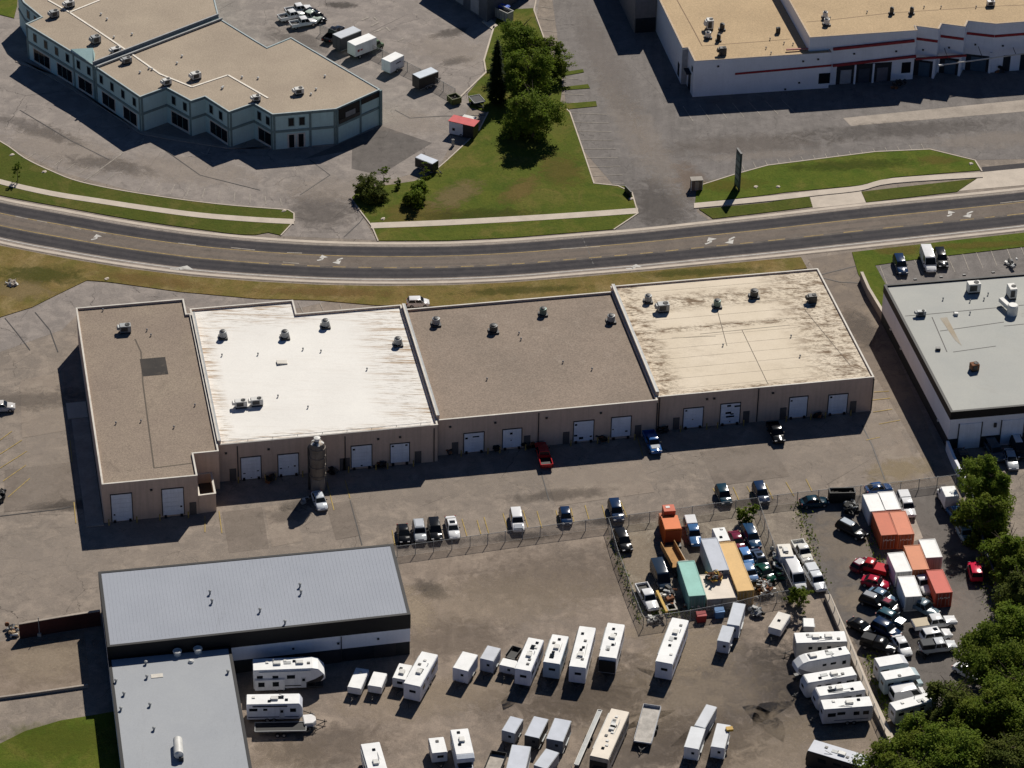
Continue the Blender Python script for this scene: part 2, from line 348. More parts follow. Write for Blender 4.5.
v1s = smoothline([(294, 221), (256, 234.5), (192, 228), (128, 218.5), (64, 207), (0, 195), (-60, 179), (-120, 158)], 4)
lawn('mown grass verge between the far left car park and the curving road', [*v1, (294.5, 213), (294, 221), (280, 234.8), *v1s[3:]], GR_VRG)
kerb([*v1, (294, 213), (294, 221), (281, 235)])
lawn('broad sloping lawn with worn strip around the central trees', [(357, 205), (352, 197), (362, 188), (395, 184), (420, 180), (433, 172), (447, 160), (460, 148), (479, 130), (488, 112), (470, 107), (468, 93), (486, 72), (484, 60), (494, 26), (500, 10), (533, 8), (536, 20), (552, 60), (563, 72), (583, 69), (584, 72), (562, 76), (562, 87), (588, 84), (590, 88), (562, 90), (560, 104), (596, 101), (597, 106), (567, 109), (570, 112), (583, 150), (594, 183), (625, 186), (632, 192), (638, 213), (613, 229), (512, 237.3), (448, 240.3), (378, 240.5), (372, 226)], GR_MID)
kerb([(567, 109), (570, 112), (583, 150), (594, 183), (618, 185.5), (632, 192), (638, 213), (614, 229)])
kerb([(536, 0), (534, 10), (552, 60), (563, 72)])
kerb([(433, 172), (447, 160), (460, 148), (479, 130), (488, 112)]); kerb([(460, 97), (486, 72), (484, 60), (494, 26)], .3)
kerb([(356, 205), (372, 226), (378, 240.5)])
lawn('bright green lawn behind the pavement on the far right', [(697, 186), (735, 174), (768, 165), (875, 151.5), (930, 149), (975, 160), (980, 170), (893, 177), (860, 185), (786, 192), (768, 194.5), (695, 203)], GR_VIV)
kerb([(697, 186), (735, 174), (768, 165), (875, 151.5), (930, 149), (975, 160), (982, 171)])
lawn('narrow grass strip between pavement and road left of the concrete apron', [(699, 209), (768, 202.5), (809, 195.5), (812.5, 206.5), (768, 212), (713, 218.5)], GR_VRG)
lawn('narrow grass strip between pavement and road right of the concrete apron', [(861.5, 191.5), (976, 178.5), (957, 191.5), (866.5, 202)], GR_VRG)
lawn('dry brown grass bank along the road above the warehouse', [(-120, 330), (0, 317), (32, 307), (60, 293), (87, 280), (107, 281.5), (180, 291.5), (256, 298.5), (318, 300), (376, 305), (441, 306), (620, 291), (807, 268), (801, 257), (768, 259.6), (704, 265.8), (640, 271.8), (576, 277.2), (512, 282.3), (448, 285.2), (384, 286), (320, 284.8), (256, 281.4), (192, 276.4), (128, 268.5), (64, 258), (0, 245.5), (-120, 207)], GR_DRY)
lawn('grass verge around the right hand car park beside the road', [(852, 252), (858, 273), (886, 322), (889, 290), (875, 265), (925, 258), (1024, 246.5), (1300, 215), (1300, 201), (1024, 232.5), (960, 239.5)], GR_VIV)
lawn('small green lawn in the lower left corner beside the grey building', [(-80, 770), (0, 743.5), (25, 731), (60, 720.5), (90, 715.5), (116, 711), (124, 790), (-80, 800)], GR_VIV)
lawn('planted corner beside the far end of the teal building', [(-60, -60), (22, -60), (17, 6), (14, 18), (-10, 12), (-60, 10)], GR_VIV)
# pavements
def walk(pts, wpx, z=.15):
    up = smoothline([(x, y - wpx / 2) for x, y in pts], 4); dn = smoothline([(x, y + wpx / 2) for x, y in pts], 4)
    q = MB(); P = [G(*p, z) for p in up + dn[::-1]]; q.prism([(v.x, v.y) for v in P], 0, z); return struct('pavement', q, CONC)
walk([(-120, 141), (-60, 164), (0, 181.5), (50, 193), (100, 201), (150, 208.5), (200, 215), (256, 219.5), (294, 221.5)], 5)
walk([(371, 225.5), (440, 222.8), (512, 219), (576, 215), (638, 210.5)], 5.5)
walk([(694, 205.5), (768, 198.5), (820, 192.5), (860, 188), (893, 180.5), (983, 174.5)], 5)
# parking bay lines
mk = MB()
for x in range(0, 9): line(mk, 0 + x * 3, 420 + x * .2 + (x % 2), 0 + x * 3, 420.5) if False else None
for a in [(0, 440, 12, 431), (0, 454, 22, 440), (0, 468, 27, 451), (3, 481, 26, 465), (8, 497, 30, 478), (70, 440, 72, 462), (74, 502, 76, 523), (219, 511, 222, 533), (205, 516, 205, 532), (327, 482, 334, 510), (345, 480, 350, 498), (392, 530, 395, 545), (462, 519, 467, 536), (477, 520, 481, 534), (484, 517, 489, 534), (503, 513, 508, 530), (523, 510, 528, 527), (537, 511, 542, 528), (556, 510, 559, 523), (571, 508, 574, 522), (585, 505, 589, 519), (602, 505, 606, 519), (621, 502, 627, 517), (713, 488, 720, 502), (733, 487, 739, 500), (747, 486, 753, 498), (766, 484, 773, 499), (786, 482, 794, 496), (806, 479, 812, 491), (637, 436, 643, 456), (873, 412, 892, 409), (872, 400, 890, 398), (874, 392, 889, 391), (879, 424, 900, 420), (866, 440, 880, 437)]: line(mk, *a, w=.13)
struct('bay_marking', mk, PAINT_Y, fix=False)
mk = MB()
for a in [(880, 266, 887, 284), (893, 263, 902, 281), (913, 258, 924, 276), (945, 250, 955, 272), (960, 247, 969, 270), (973, 245, 983, 268), (988, 243, 997, 266), (1004, 241, 1013, 264), (1018, 240, 1027, 262), (298, 302, 303, 312), (320, 303, 325, 314), (340, 304, 343, 313), (362, 306, 366, 315)]: line(mk, *a, w=.12)
for i in range(9): line(mk, 571 + i * 2.5, 113 + i * 9, 607 + i * 2.2, 114.5 + i * 8.6, w=.12)
for i in range(4): line(mk, 560 + i, 78 + i * 8, 578 + i * 3, 79 + i * 8, w=.14)
for i in range(5): line(mk, 536 + i * 2, 6 + i * 12, 552 + i * 3, 8 + i * 12, w=.12)
for i in range(7): line(mk, 683 + i * 16.5, 106 - i * 1, 693 + i * 17, 121 - i * 1.4, w=.13)
for i in range(16): line(mk, 745 + i * 12, 171 - i * 1.35, 741 + i * 12, 163 - i * 1.3, w=.12)
for i in range(11): line(mk, 122 + i * 16, 190 + i * 1.6, 130 + i * 15, 178 + i * 2.0, w=.12) if i != 0 else line(mk, 84, 181, 124, 152, w=.18)
for i in range(7): line(mk, 28 + i * 13, 158 + i * 3.8, 36 + i * 13, 152 + i * 3.7, w=.12)
for a in [(136, 143, 144, 138), (144, 138, 141, 144), (136, 143, 141, 144), (202, 147, 210, 146), (201, 152, 206, 155), (206, 155, 210, 147), (362, 20, 369, 17), (374, 17, 377, 20), (371, 26, 379, 22), (374, 32, 384, 28), (386, 27, 390, 31), (398, 41, 404, 38)]: line(mk, *a, w=.3)
struct('bay_marking', mk, PAINT_F, fix=False)
mk = MB()
for pts in [[(78, 505), (60, 509), (25, 513), (0, 516)], [(880, 260), (815, 276), (840, 282), (860, 283)], [(818, 276), (842, 330)], [(5, 318), (18, 334), (30, 350)], [(35, 312), (50, 330), (58, 352)], [(344, 237), (360, 222), (372, 205)], [(580, 232), (588, 250), (594, 266)], [(405, 243), (412, 225), (425, 205)], [(862, 425), (872, 445), (885, 480)], [(541, 472), (549, 500)], [(350, 500), (362, 545)], [(395, 110), (410, 118), (440, 116), (500, 115)], [(310, 160), (330, 175), (300, 195)], [(165, 150), (200, 175), (260, 190)], [(20, 110), (70, 140), (110, 160)]]:
    for a, b in zip(pts, pts[1:]):
        line(mk, *a, *b, w=.16, z=.052)
struct('tar_seam', mk, mat('tar', (.035, .031, .03), .6), fix=False)

# stains, worn and dusty places of the paving, each with its own ragged outline
_sm = {}
def stain(px, py, rx, ry, col, k=.7, rz=0, z=.03, hard=.35):
    key = (col, k, hard)
    if key not in _sm:
        t = NT('ground_stain'); tc = t.n('ShaderNodeTexCoord').outputs['Object']
        ln = t.n('ShaderNodeVectorMath', operation='LENGTH'); t.l(tc, ln.inputs[0])
        a = t.math('SUBTRACT', 1.0, ln.outputs['Value']); b = t.math('MULTIPLY', t.math('SUBTRACT', t.noise(.5, 6, .7, dist=.8), .5), 1.9)
        f = t.math('MULTIPLY', t.ramp(t.math('ADD', a, b), .12, .12 + hard * 1.5, 0, k * .85), t.ramp(ln.outputs['Value'], .8, 1.0, 1, 0))
        g = t.ramp(t.noise(3, 4, .7), .25, .75, .75, 1.25); cb = t.n('ShaderNodeCombineColor'); [t.l(g, cb.inputs[i]) for i in range(3)]
        t.out(t.mix(1.0, col, cb.outputs[0], 'MULTIPLY'), .9, 0, .1)
        tr = t.n('ShaderNodeBsdfTransparent'); mx = t.n('ShaderNodeMixShader'); t.l(f, mx.inputs[0]); t.l(tr.outputs[0], mx.inputs[1]); t.l(t.p.outputs[0], mx.inputs[2])
        t.l(mx.outputs[0], t.t.nodes['Material Output'].inputs[0]); _sm[key] = t.m
    q = MB(); q.sheet([(math.cos(i * .2618), math.sin(i * .2618), 0) for i in range(24)])
    o = struct('ground_stain', q, _sm[key], fix=False); stain.n += 1
    o.location = G(px, py, z + .0015 * (stain.n % 9)); o.scale = (rx, ry, 1); o.rotation_euler = (0, 0, rad(rz)); return o
stain.n = 0
DK, OIL, DUST, PALE, MUD = (.10, .088, .08), (.05, .045, .042), (.36, .29, .215), (.38, .325, .275), (.15, .12, .096)
for a in [(735, 690, 19, 20, DK, .42, 60), (600, 690, 14, 9, MUD, .5, 20), (690, 650, 9, 7, DUST, .6, 10), (500, 600, 22, 8, DUST, .35, 12), (450, 640, 12, 6, MUD, .4, 10), (650, 700, 22, 10, DUST, .45, 15), (420, 700, 14, 6, DUST, .4, 10), (330, 745, 12, 6, MUD, .45, 10), (290, 755, 7, 5, DUST, .4, 0), (560, 575, 20, 9, MUD, .35, 12), (760, 750, 14, 9, DUST, .4, 30), (640, 750, 12, 7, DK, .45, 30), (430, 590, 4, 2.5, OIL, .6, -30), (415, 610, 3, 8, DUST, .7, 15), (560, 700, 16, 7, MUD, .4, 15), (700, 740, 12, 8, MUD, .5, 20), (840, 720, 12, 9, DUST, .35, 10), (480, 690, 12, 5, DUST, .35, 10), (800, 690, 9, 14, DK, .5, 20),
          (410, 490, 26, 4, PALE, .35, 10), (600, 475, 26, 4, PALE, .35, 10), (760, 460, 24, 4.5, PALE, .4, 10), (250, 560, 20, 5, PALE, .3, 8), (40, 560, 14, 10, PALE, .4, 0), (45, 450, 5, 22, PALE, .35, 0), (30, 400, 12, 4, DK, .4, 10), (300, 505, 4, 2, OIL, .5, 20), (420, 545, 9, 1.5, OIL, .5, 10), (520, 537, 9, 1.5, OIL, .45, 10), (615, 520, 8, 1.5, OIL, .5, 10), (740, 503, 8, 1.5, OIL, .5, 10), (285, 515, 5, 2.5, DK, .35, 10), (70, 505, 9, 2, OIL, .5, 10), (870, 440, 8, 5, PALE, .5, 30), (900, 470, 7, 4, (.33, .26, .15), .5, 20), (860, 330, 4, 9, DK, .45, 20), (830, 470, 14, 3, PALE, .35, 10), (560, 495, 12, 2, OIL, .35, 10),
          (60, 150, 16, 8, PALE, .5, -30), (180, 170, 18, 6, PALE, .45, -10), (320, 210, 8, 9, DK, .45, 20), (330, 190, 12, 6, PALE, .4, 0), (400, 120, 14, 6, PALE, .4, -20), (450, 50, 12, 7, PALE, .35, -20), (450, 33, 5, 2.5, DK, .6, 30), (456, 61, 4, 2, DK, .6, 30), (340, 5, 4, 2, OIL, .6, 0), (300, 40, 10, 4, DK, .4, -30), (40, 130, 12, 3, DK, .4, -30), (110, 165, 12, 3, DK, .4, -15),
          (625, 120, 3.5, 28, PALE, .3, 12), (655, 150, 3.5, 26, PALE, .3, 12), (605, 60, 5, 30, (.24, .21, .19), .4, 12), (660, 205, 7, 12, DK, .5, 12), (740, 145, 22, 5, MUD, .3, 10), (900, 130, 26, 4, DK, .4, 10), (990, 140, 16, 4, PALE, .35, 10), (765, 155, 16, 2, PALE, .3, 10), (690, 180, 4, 8, (.22, .15, .1), .4, 12),
          (905, 560, 5, 20, PALE, .25, 20), (850, 545, 7, 12, DUST, .35, 20), (960, 620, 9, 14, PALE, .25, 20), (965, 570, 4, 6, OIL, .5, 20), (900, 640, 9, 6, OIL, .5, 20), (860, 600, 5, 5, DUST, .5, 0), (690, 560, 8, 12, OIL, .4, 20), (640, 560, 5, 14, DUST, .5, 15), (760, 570, 6, 10, OIL, .6, 15), (720, 600, 14, 3, OIL, .6, 10), (660, 630, 10, 2.5, DUST, .6, 10), (45, 660, 9, 6, DUST, .6, 10), (50, 645, 8, 2, MUD, .5, 10)]: stain(*a)
for a in [(420, 215, 9, 6, (.17, .125, .035), .6, 10), (520, 190, 8, 3, (.19, .13, .045), .6, 60), (455, 195, 4, 9, (.22, .16, .08), .6, -35), (560, 170, 5, 8, (.15, .11, .03), .5, 10), (480, 215, 14, 3, (.05, .06, .01), .5, 5), (850, 165, 16, 2.5, (.04, .06, .006), .5, 8), (730, 185, 8, 3, (.14, .115, .02), .5, 10), (940, 160, 6, 2, (.16, .12, .03), .5, 0), (40, 275, 9, 4, (.07, .075, .014), .7, 0), (20, 290, 8, 4, (.24, .18, .09), .6, 0), (150, 280, 12, 2.5, (.20, .125, .045), .5, -10), (330, 292, 16, 2, (.20, .12, .045), .5, 0), (520, 290, 14, 1.6, (.075, .075, .015), .6, 8), (700, 272, 14, 1.5, (.075, .08, .015), .6, 8), (60, 740, 10, 5, (.095, .11, .014), .5, 0), (900, 250, 6, 2, (.15, .115, .025), .6, 5), (980, 245, 12, 1.5, (.15, .115, .025), .6, 8)]: stain(*a, z=.125)
# ------------------------------------------------------------------ buildings
COPE = mat('white_coping', (.60, .56, .49), .6, var=.2, scale=.6)
COPE_T = mat('tan_coping', (.50, .40, .31), .7, var=.2, scale=.6)
TAN = mat('tan_stucco', (.60, .45, .345), .85, var=.1, scale=.25, streak=.14)
GRAVEL = roofmat('gravel_roof', (.275, .22, .168), (.235, .185, .145), (.09, .07, .055), .5, .25, grain=.38)
GRAVEL2 = roofmat('brown_gravel_roof', (.265, .21, .165), (.225, .18, .142), (.40, .34, .28), .35, .45, grain=.4)
MEMB = roofmat('white_membrane', (.74, .715, .665), (.79, .765, .71), (.38, .27, .17), .08, .55, (.22, 2.6), .06, rz=rad(-11.6), lo=.50, hi=.64, focus=((11.6, -13.5, 8), (101.6, 33.5, 6), (101.6, -2.2, 2.2), (11.6, -43.5, 2)))
CREAM = roofmat('cream_membrane', (.64, .55, .42), (.70, .61, .48), (.19, .13, .08), .18, .7, (.55, 1.3), .07, rz=rad(-11.6), lo=.47, hi=.62, focus=((101.6, 26, 3.4), (11.6, 53.5, 8), (11.6, 24, 4), (101.6, 0, 1.5), (101.6, 18, 1.2)))
BEIGE = roofmat('beige_gravel_roof', (.37, .305, .23), (.315, .257, .195), (.19, .15, .11), .3, .6, grain=.3)
BEIGE2 = roofmat('golden_gravel_roof', (.47, .345, .205), (.41, .30, .178), (.27, .19, .11), .3, .6, grain=.28)
GREYM = roofmat('grey_membrane', (.42, .42, .385), (.38, .385, .36), (.26, .23, .18), .4, .25, grain=.05)
GREYP = roofmat('pale_grey_membrane', (.36, .375, .39), (.33, .345, .365), (.25, .25, .25), .4, .5, (3, .4), .06)
RIBBED = roofmat('ribbed_metal_roof', (.335, .355, .395), (.31, .33, .37), (.24, .25, .27), .5, .7, (4, .2), .05, rz=rad(-11))
WHITE = mat('white_render', (.76, .77, .80), .75, var=.07, scale=.3, streak=.04)
BLACKF = mat('black_fascia', (.008, .008, .009), .6, var=.2)
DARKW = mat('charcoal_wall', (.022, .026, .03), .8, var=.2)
TEAL = mat('pale_teal_render', (.45, .63, .61), .8, var=.1, scale=.3, streak=.08)
TEALD = mat('dark_teal_trim', (.17, .245, .24), .7, var=.2)
GLASS = mat('dark_glass', (.012, .015, .018), .04, spec=.16, var=.1)
DOORW = mat('white_door', (.74, .78, .84), .55, var=.1, scale=.6, streak=.1)
DOORD = mat('grey_steel_door', (.10, .09, .085), .6)
RED = mat('dark_red_paint', (.30, .025, .03), .6, var=.25)
METAL = mat('galvanised', (.30, .31, .31), .55, .15, var=.2)
METALD = mat('dark_metal', (.06, .06, .06), .5, .4, var=.3)
RUST = mat('rusty_metal', (.22, .09, .04), .85, var=.4)
UNITW = mat('unit_white', (.62, .61, .57), .5, var=.15)
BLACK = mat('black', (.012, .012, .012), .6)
RUBBER = mat('rubber', (.018, .018, .018), .85)

def block(parent, poly, H, wallm, roofm, cope=COPE, ph=.15, cw=.22, z0=0, tag_='wall', roofname='roof'):
    """walls, roof deck and coping of one block of a building"""
    inn = inset(poly, .25)
    MB().ringprism(poly, inn, z0, H, 0).build(tag_, wallm, parent, world=True)
    r = MB(); r.prism(inn, H - ph - .3, H - ph); ro = r.build(roofname, roofm, parent, world=True)
    c = MB(); c.ringprism(inset(poly, -.04), inset(poly, cw), H, H + .07); c.build('coping', cope, parent, world=True)
    return ro
def wallbox(name, A, B, s0, s1, z0, z1, d, m, parent, proud=.0, bevel=0):
    """box on wall A-B (outside on its right-hand side), thickness d, standing proud"""
    A, B = Vector((A[0], A[1])), Vector((B[0], B[1])); t = (B - A).normalized(); n = Vector((t.y, -t.x))
    c = A + t * (s0 + s1) / 2 + n * (proud + d / 2)
    return MB().box((c.x, c.y, (z0 + z1) / 2), (abs(s1 - s0), d, z1 - z0), math.atan2(t.y, t.x)).build(name, m, parent, world=True, bevel=bevel)
def garage(A, B, px, py0, py1, wpx, parent, marks=()):
    """roll-up door located on the wall by its survey points, with frame, seams and small panes"""
    s, zt = W(px, py0, A, B); _, zb = W(px, py1, A, B); sl, _ = W(px - wpx / 2, (py0 + py1) / 2, A, B); sr, _ = W(px + wpx / 2, (py0 + py1) / 2, A, B)
    s0, s1 = sl, sr; zb = max(zb, .05)
    A2, B2 = Vector(A[:2]), Vector(B[:2]); t = (B2 - A2).normalized(); n = Vector((t.y, -t.x)); rz = math.atan2(t.y, t.x)
    q = MB(); k = 6
    for i in range(k):
        h = (zt - zb) / k; c = A2 + t * (s0 + s1) / 2 + n * .03; q.box((c.x, c.y, zb + h * (i + .5)), (s1 - s0 - .02, .09, h - .025), rz)
    d = q.build('garage_door', DOORW, parent, world=True)
    f = MB()
    for sx, w_, z0, z1 in ((s0 - .06, .12, zb, zt + .12), (s1 + .06, .12, zb, zt + .12)):
        c = A2 + t * sx + n * .05; f.box((c.x, c.y, (z0 + z1) / 2), (w_, .14, z1 - z0), rz)
    c = A2 + t * (s0 + s1) / 2 + n * .05; f.box((c.x, c.y, zt + .06), (s1 - s0 - .002, .14, .12), rz)
    f.build('door_frame', METALD, parent, world=True)
    for sx in (s0 + .35, s1 - .35):
        c = A2 + t * sx + n * .18; MB().box((c.x, c.y, max(zb - .22, .2)), (.35, .3, .38), rz).build('dock_bumper', BLACK, parent, world=True)
    for sx in (s0 - .55, s1 + .55):
        c = A2 + t * sx + n * .75; MB().tube((c.x, c.y, 0), (c.x, c.y, 1.05), .1, n=8).build('bollard', PAINT_Y, parent, world=True)
    for (fx, fz, fw, fh) in marks:
        c = A2 + t * (s0 + (s1 - s0) * fx) + n * .085
        o = MB().box((c.x, c.y, zb + (zt - zb) * fz), (fw, .03, fh), rz).build('window', GLASS, d, loc=wl(parent))
    return d

# ---- long tan warehouse
AW = 11.6
def U(u, v): return UV(u, v, AW)
wh = thing('warehouse', 'long tan stucco warehouse of four flat roofed bays with white roll up doors', 'warehouse', (*U(-3, 14), 0))
def poly(l): return [U(*p) for p in l]
block(wh, poly([(-62.3, -10.5), (-48.5, -10.5), (-48.5, -4.8), (-44.75, -4.8), (-44.75, 33.6), (-45.4, 33.6), (-45.4, 38.1), (-62.3, 38.1)]), 6.8, TAN, GRAVEL, ph=.3)
block(wh, poly([(-48.46, -10.45), (-45.9, -10.3), (-45.9, -4.84), (-48.46, -4.84)]), 3.15, TAN, mat('porch_roof', (.09, .07, .055), .9), ph=1.6, cw=.25)
block(wh, poly([(-44.7, -2.95), (-11.75, -2.95), (-11.75, 31.2), (-28.4, 31.2), (-28.4, 35.3), (-44.7, 35.3)]), 6.6, TAN, MEMB, ph=.3)
block(wh, poly([(-11.7, -1.5), (22.25, -1.5), (22.25, 30.1), (-11.7, 30.1)]), 6.4, TAN, GRAVEL2, ph=.3)
block(wh, poly([(22.3, -.45), (56.6, -.45), (56.6, 31.9), (22.3, 31.9)]), 6.25, TAN, CREAM, ph=.2)
for u, v0, v1, h in ((-44.4, -2.6, 33.4, 7.15), (-11.45, -1.3, 30.5, 7.2), (22.5, -.2, 31.2, 7.05)):
    MB().prism(poly([(u - .22, v0), (u + .22, v0), (u + .22, v1), (u - .22, v1)]), 6.0, h).build('fire_wall', TAN, wh, world=True)
    MB().prism(poly([(u - .26, v0 - .05), (u - .02, v0 - .05), (u - .02, v1 + .05), (u - .26, v1 + .05)]), h, h + .08).build('coping', COPE, wh, world=True)
    MB().prism(poly([(u - .01, v0 - .05), (u + .26, v0 - .05), (u + .26, v1 + .05), (u - .01, v1 + .05)]), h - .05, h + .05).build('coping', METAL, wh, world=True)
W1 = (U(-62.3, -10.5), U(-45.9, -10.5)); W2 = (U(-44.7, -2.95), U(-11.75, -2.95)); W3 = (U(-11.7, -1.5), U(22.25, -1.5)); W4 = (U(22.3, -.45), U(56.6, -.45))
MK = lambda *a: a
garage(*W1, 121.8, 494, 520.5, 20.5, wh, [(.12, .25, .25, .25)]); garage(*W1, 173, 488.5, 514.5, 21, wh, [(.88, .3, .3, .25)])
garage(*W2, 251, 457, 479, 19.5, wh, [(.15, .28, .35, .16), (.85, .35, .3, .16), (.5, .06, .2, .12)]); garage(*W2, 288.3, 454, 475, 20, wh, [(.12, .36, .35, .18), (.5, .4, .15, .15), (.82, .42, .28, .25)])
garage(*W2, 361.5, 445.5, 466.5, 20, wh, [(.12, .85, .35, .3), (.5, .06, .3, .2)]); garage(*W2, 399.8, 443.5, 462, 18.5, wh, [(.12, .9, .35, .25), (.85, .9, .35, .25)])
garage(*W3, 473.8, 432.8, 451.5, 19.5, wh, [(.12, .75, .4, .3), (.6, .8, 1.0, .2)]); garage(*W3, 512, 429, 447, 18.5, wh, [(.45, .77, .4, .35), (.45, .4, .2, .15)])
garage(*W3, 583.5, 421, 440.5, 19.5, wh, [(.1, .85, .35, .3), (.1, .3, .5, .3), (.38, .15, .65, .4), (.88, .2, .35, .25)]); garage(*W3, 621, 417, 436, 19, wh, [(.08, .4, .2, .2), (.78, .25, .4, .25)])
garage(*W4, 693, 408, 427, 19, wh, [(.12, .9, .3, .25), (.48, .42, .2, .15)]); garage(*W4, 730, 403.5, 423.3, 19, wh, [(.42, .9, .6, .3), (.85, .85, .9, .28), (.4, .55, .9, .35), (.5, .36, 1.3, .3), (.6, .48, .5, .25), (.5, .1, .2, .15)])
garage(*W4, 798, 397, 416.8, 17.5, wh, [(.1, .85, .3, .25)]); garage(*W4, 837.5, 394.5, 413.3, 18.5, wh, [(.12, .9, .35, .3)])
def sidedoor(A, B, px, py, parent, h=2.15, w_=1.0, m=DOORD, name='door', z0=.02):
    s, z = W(px, py, A, B); return wallbox(name, A, B, s - w_ / 2, s + w_ / 2, z0, z0 + h, .08, m, parent)
for Wn, l in ((W1, [(193, 507)]), (W2, [(233, 476), (343, 463), (346.5, 463), (418, 453)]), (W3, [(455, 448), (527, 441), (566, 437), (638, 429)]), (W4, [(676, 425), (746, 417), (783, 413), (853, 406)])):
    for px, py in l: sidedoor(*Wn, px, py, wh)
for Wn, l in ((W2, [237, 345, 434]), (W3, [437.5, 538, 655.5]), (W4, [657.5, 755, 868])):   # downpipes
    for px in l:
        s, z = W(px, 440, *Wn); wallbox('downpipe', *Wn, s - .07, s + .07, .1, 6.1, .14, METALD, wh)
for Wn, l in ((W1, [148]), (W2, [225, 268, 310, 378, 400]), (W3, [450, 495, 546, 600]), (W4, [705, 712, 770])):    # wall lamps
    for px in l:
        s, z = W(px, 430, *Wn); wallbox('wall_lamp', *Wn, s - .18, s + .18, 5.0, 5.22, .25, METALD, wh)
s, z = W(150, 490, *W1)
wallbox('guard_rail', *W2, 0.5, 32, 6.95, 7.0, .05, METAL, wh, proud=-.4)
for i in range(9): wallbox('rail_post', *W2, .8 + i * 3.7, .87 + i * 3.7, 6.66, 6.95, .06, METAL, wh, proud=-.4)
MB().prism(poly([(-53.8, 17.4), (-49.9, 17.4), (-49.9, 22.3), (-53.8, 22.3)]), 6.49, 6.515).build('roof_patch', roofmat('dark_patch', (.035, .032, .03), (.07, .06, .05), (.2, .16, .12), .6, .8), wh, world=True)
sm = MB()
for a, b in (((141, 352), (143, 384)), ((143, 384), (154, 468)), ((154, 468), (193, 463)), ((135, 339), (141, 352))): line(sm, *a, *b, w=.22, z=6.512)
for a, b in (((700, 334), (790, 325)), ((742, 330), (768, 384)), ((672, 338), (716, 336)), ((717, 309), (727, 346)), ((805, 310), (850, 365))): line(sm, *a, *b, w=.1, z=6.06)
sm.build('roof_seam', mat('seam', (.10, .08, .06), .8), wh, fix=False, world=True)
def vents(parent, pts, z, m=METAL, h=.25, r=.08):
    for px, py in pts:
        p = G(px, py, z); MB().lathe([(r, z - .02), (r, z + h), (r * 1.7, z + h), (r * 1.7, z + h + .12), (r * .6, z + h + .2)], 8, (p.x, p.y)).build('vent_pipe', m, parent, world=True)
ms = MB()
for i in range(11):
    a, b = U(23.2, 1.6 + i * 2.8), U(56.1, 1.6 + i * 2.8); ms.box(((a[0] + b[0]) / 2, (a[1] + b[1]) / 2, 6.055), (32.8, .06, .02), rad(AW))
ms.build('membrane_seam', mat('seam_cream', (.54, .46, .35), .8, var=.4), wh, world=True)
vents(wh, [(116, 424), (174, 428), (147, 331), (151, 336), (103, 311), (141, 422), (195, 406)], 6.5)
vents(wh, [(258, 355), (303, 350), (222, 356), (367, 370), (308, 408), (278, 397), (321, 352)], 6.3)
vents(wh, [(487, 380), (519, 334), (521, 340), (563, 363), (592, 370), (416, 341)], 6.1)
vents(wh, [(723, 346), (800, 357), (791, 337)], 6.05)
p = G(282, 363, 6.3); MB().box((p.x, p.y, 6.42), (1.6, 1.0, .25), rad(AW), ry=.1).build('roof_hatch', COPE, wh, world=True)
# concrete walk along the west wall
MB().prism(poly([(-65, -11.2), (-62.45, -11.2), (-62.45, 17), (-65, 17)]), 0, .12).build('pavement', CONC2)['kind'] = 'structure'
MB().prism(poly([(-65.5, 17.2), (-62.45, 17.2), (-62.45, 21.5), (-65.5, 21.5)]), 0, .18).build('pavement', CONC)['kind'] = 'structure'

# ---- grey building, lower left
AG = 11
def V(u, v): return UV(u, v, AG)
def two_tone(parent, P, H, roofm, w0, w1, fascia, front=(0,), base=True, ph=.2):
    inn = inset(P, .3)
    MB().ringprism(P, inn, 0, w0).build('base_wall', DARKW, parent, world=True)
    MB().ringprism(inset(P, -.03), inset(P, .3), w0 - .002, w1).build('wall', WHITE, parent, world=True)
    MB().ringprism(inset(P, -.09), inset(P, .32), w1 - .001, H).build('fascia', BLACKF, parent, world=True)
    r = MB(); r.prism(inset(P, .28), H - ph - .3, H - ph); return r.build('roof', roofm, parent, world=True)
gb = thing('metal_building', 'grey ribbed metal roofed building with black fascia and a lower wing', 'building', (*V(-44, -41), 0))
GP = [V(-64.2, -49.3), V(-22.95, -48.5), V(-22.95, -32.2), V(-64.2, -32.4)]
two_tone(gb, GP, 7.0, RIBBED, 2.25, 4.55, 2.4, ph=.06)
rb = MB()
for i in range(82):
    u = -63.8 + i * .5; a, b = V(u, -48.2), V(u, -32.8); c = ((a[0] + b[0]) / 2, (a[1] + b[1]) / 2, 6.95); rb.box(c, (.05, 15.4, .018), rad(AG))
rb.build('roof_rib', RIBBED, gb, world=True)
GL = [V(-64.2, -110), V(-47.75, -110), V(-47.75, -49.35), V(-64.2, -49.35)]
two_tone(gb, GL, 5.0, GREYP, 1.6, 4.5, .5, ph=.05)
vents(gb, [(210, 594), (212, 603), (260, 612), (285, 624), (300, 587), (301, 594)], 6.94, h=.5, r=.13)
vents(gb, [(146, 664), (147, 678), (124, 695), (150, 706), (154, 730), (228, 673), (116, 682), (121, 710)], 4.95, h=.35, r=.14)
for px, py in ((177.5, 655), (198, 652.5)):
    p = G(px, py, 4.95); MB().lathe([(.5, 4.94), (.5, 5.5), (.62, 5.55), (.62, 5.7), (.45, 5.78), (.4, 5.7)], 14, (p.x, p.y)).build('round_vent', UNITW, gb, world=True)
p = G(191, 662, 4.95); MB().lathe([(.4, 4.94), (.38, 5.15), (.2, 5.3)], 12, (p.x, p.y)).build('round_vent', UNITW, gb, world=True)
p = G(157, 676, 4.95); MB().box((p.x, p.y, 4.98), (1.6, .8, .07), rad(AG)).build('roof_hatch', COPE, gb, world=True)
sm = MB(); FR = (V(-47.7, -49.25), V(-22.95, -48.5))
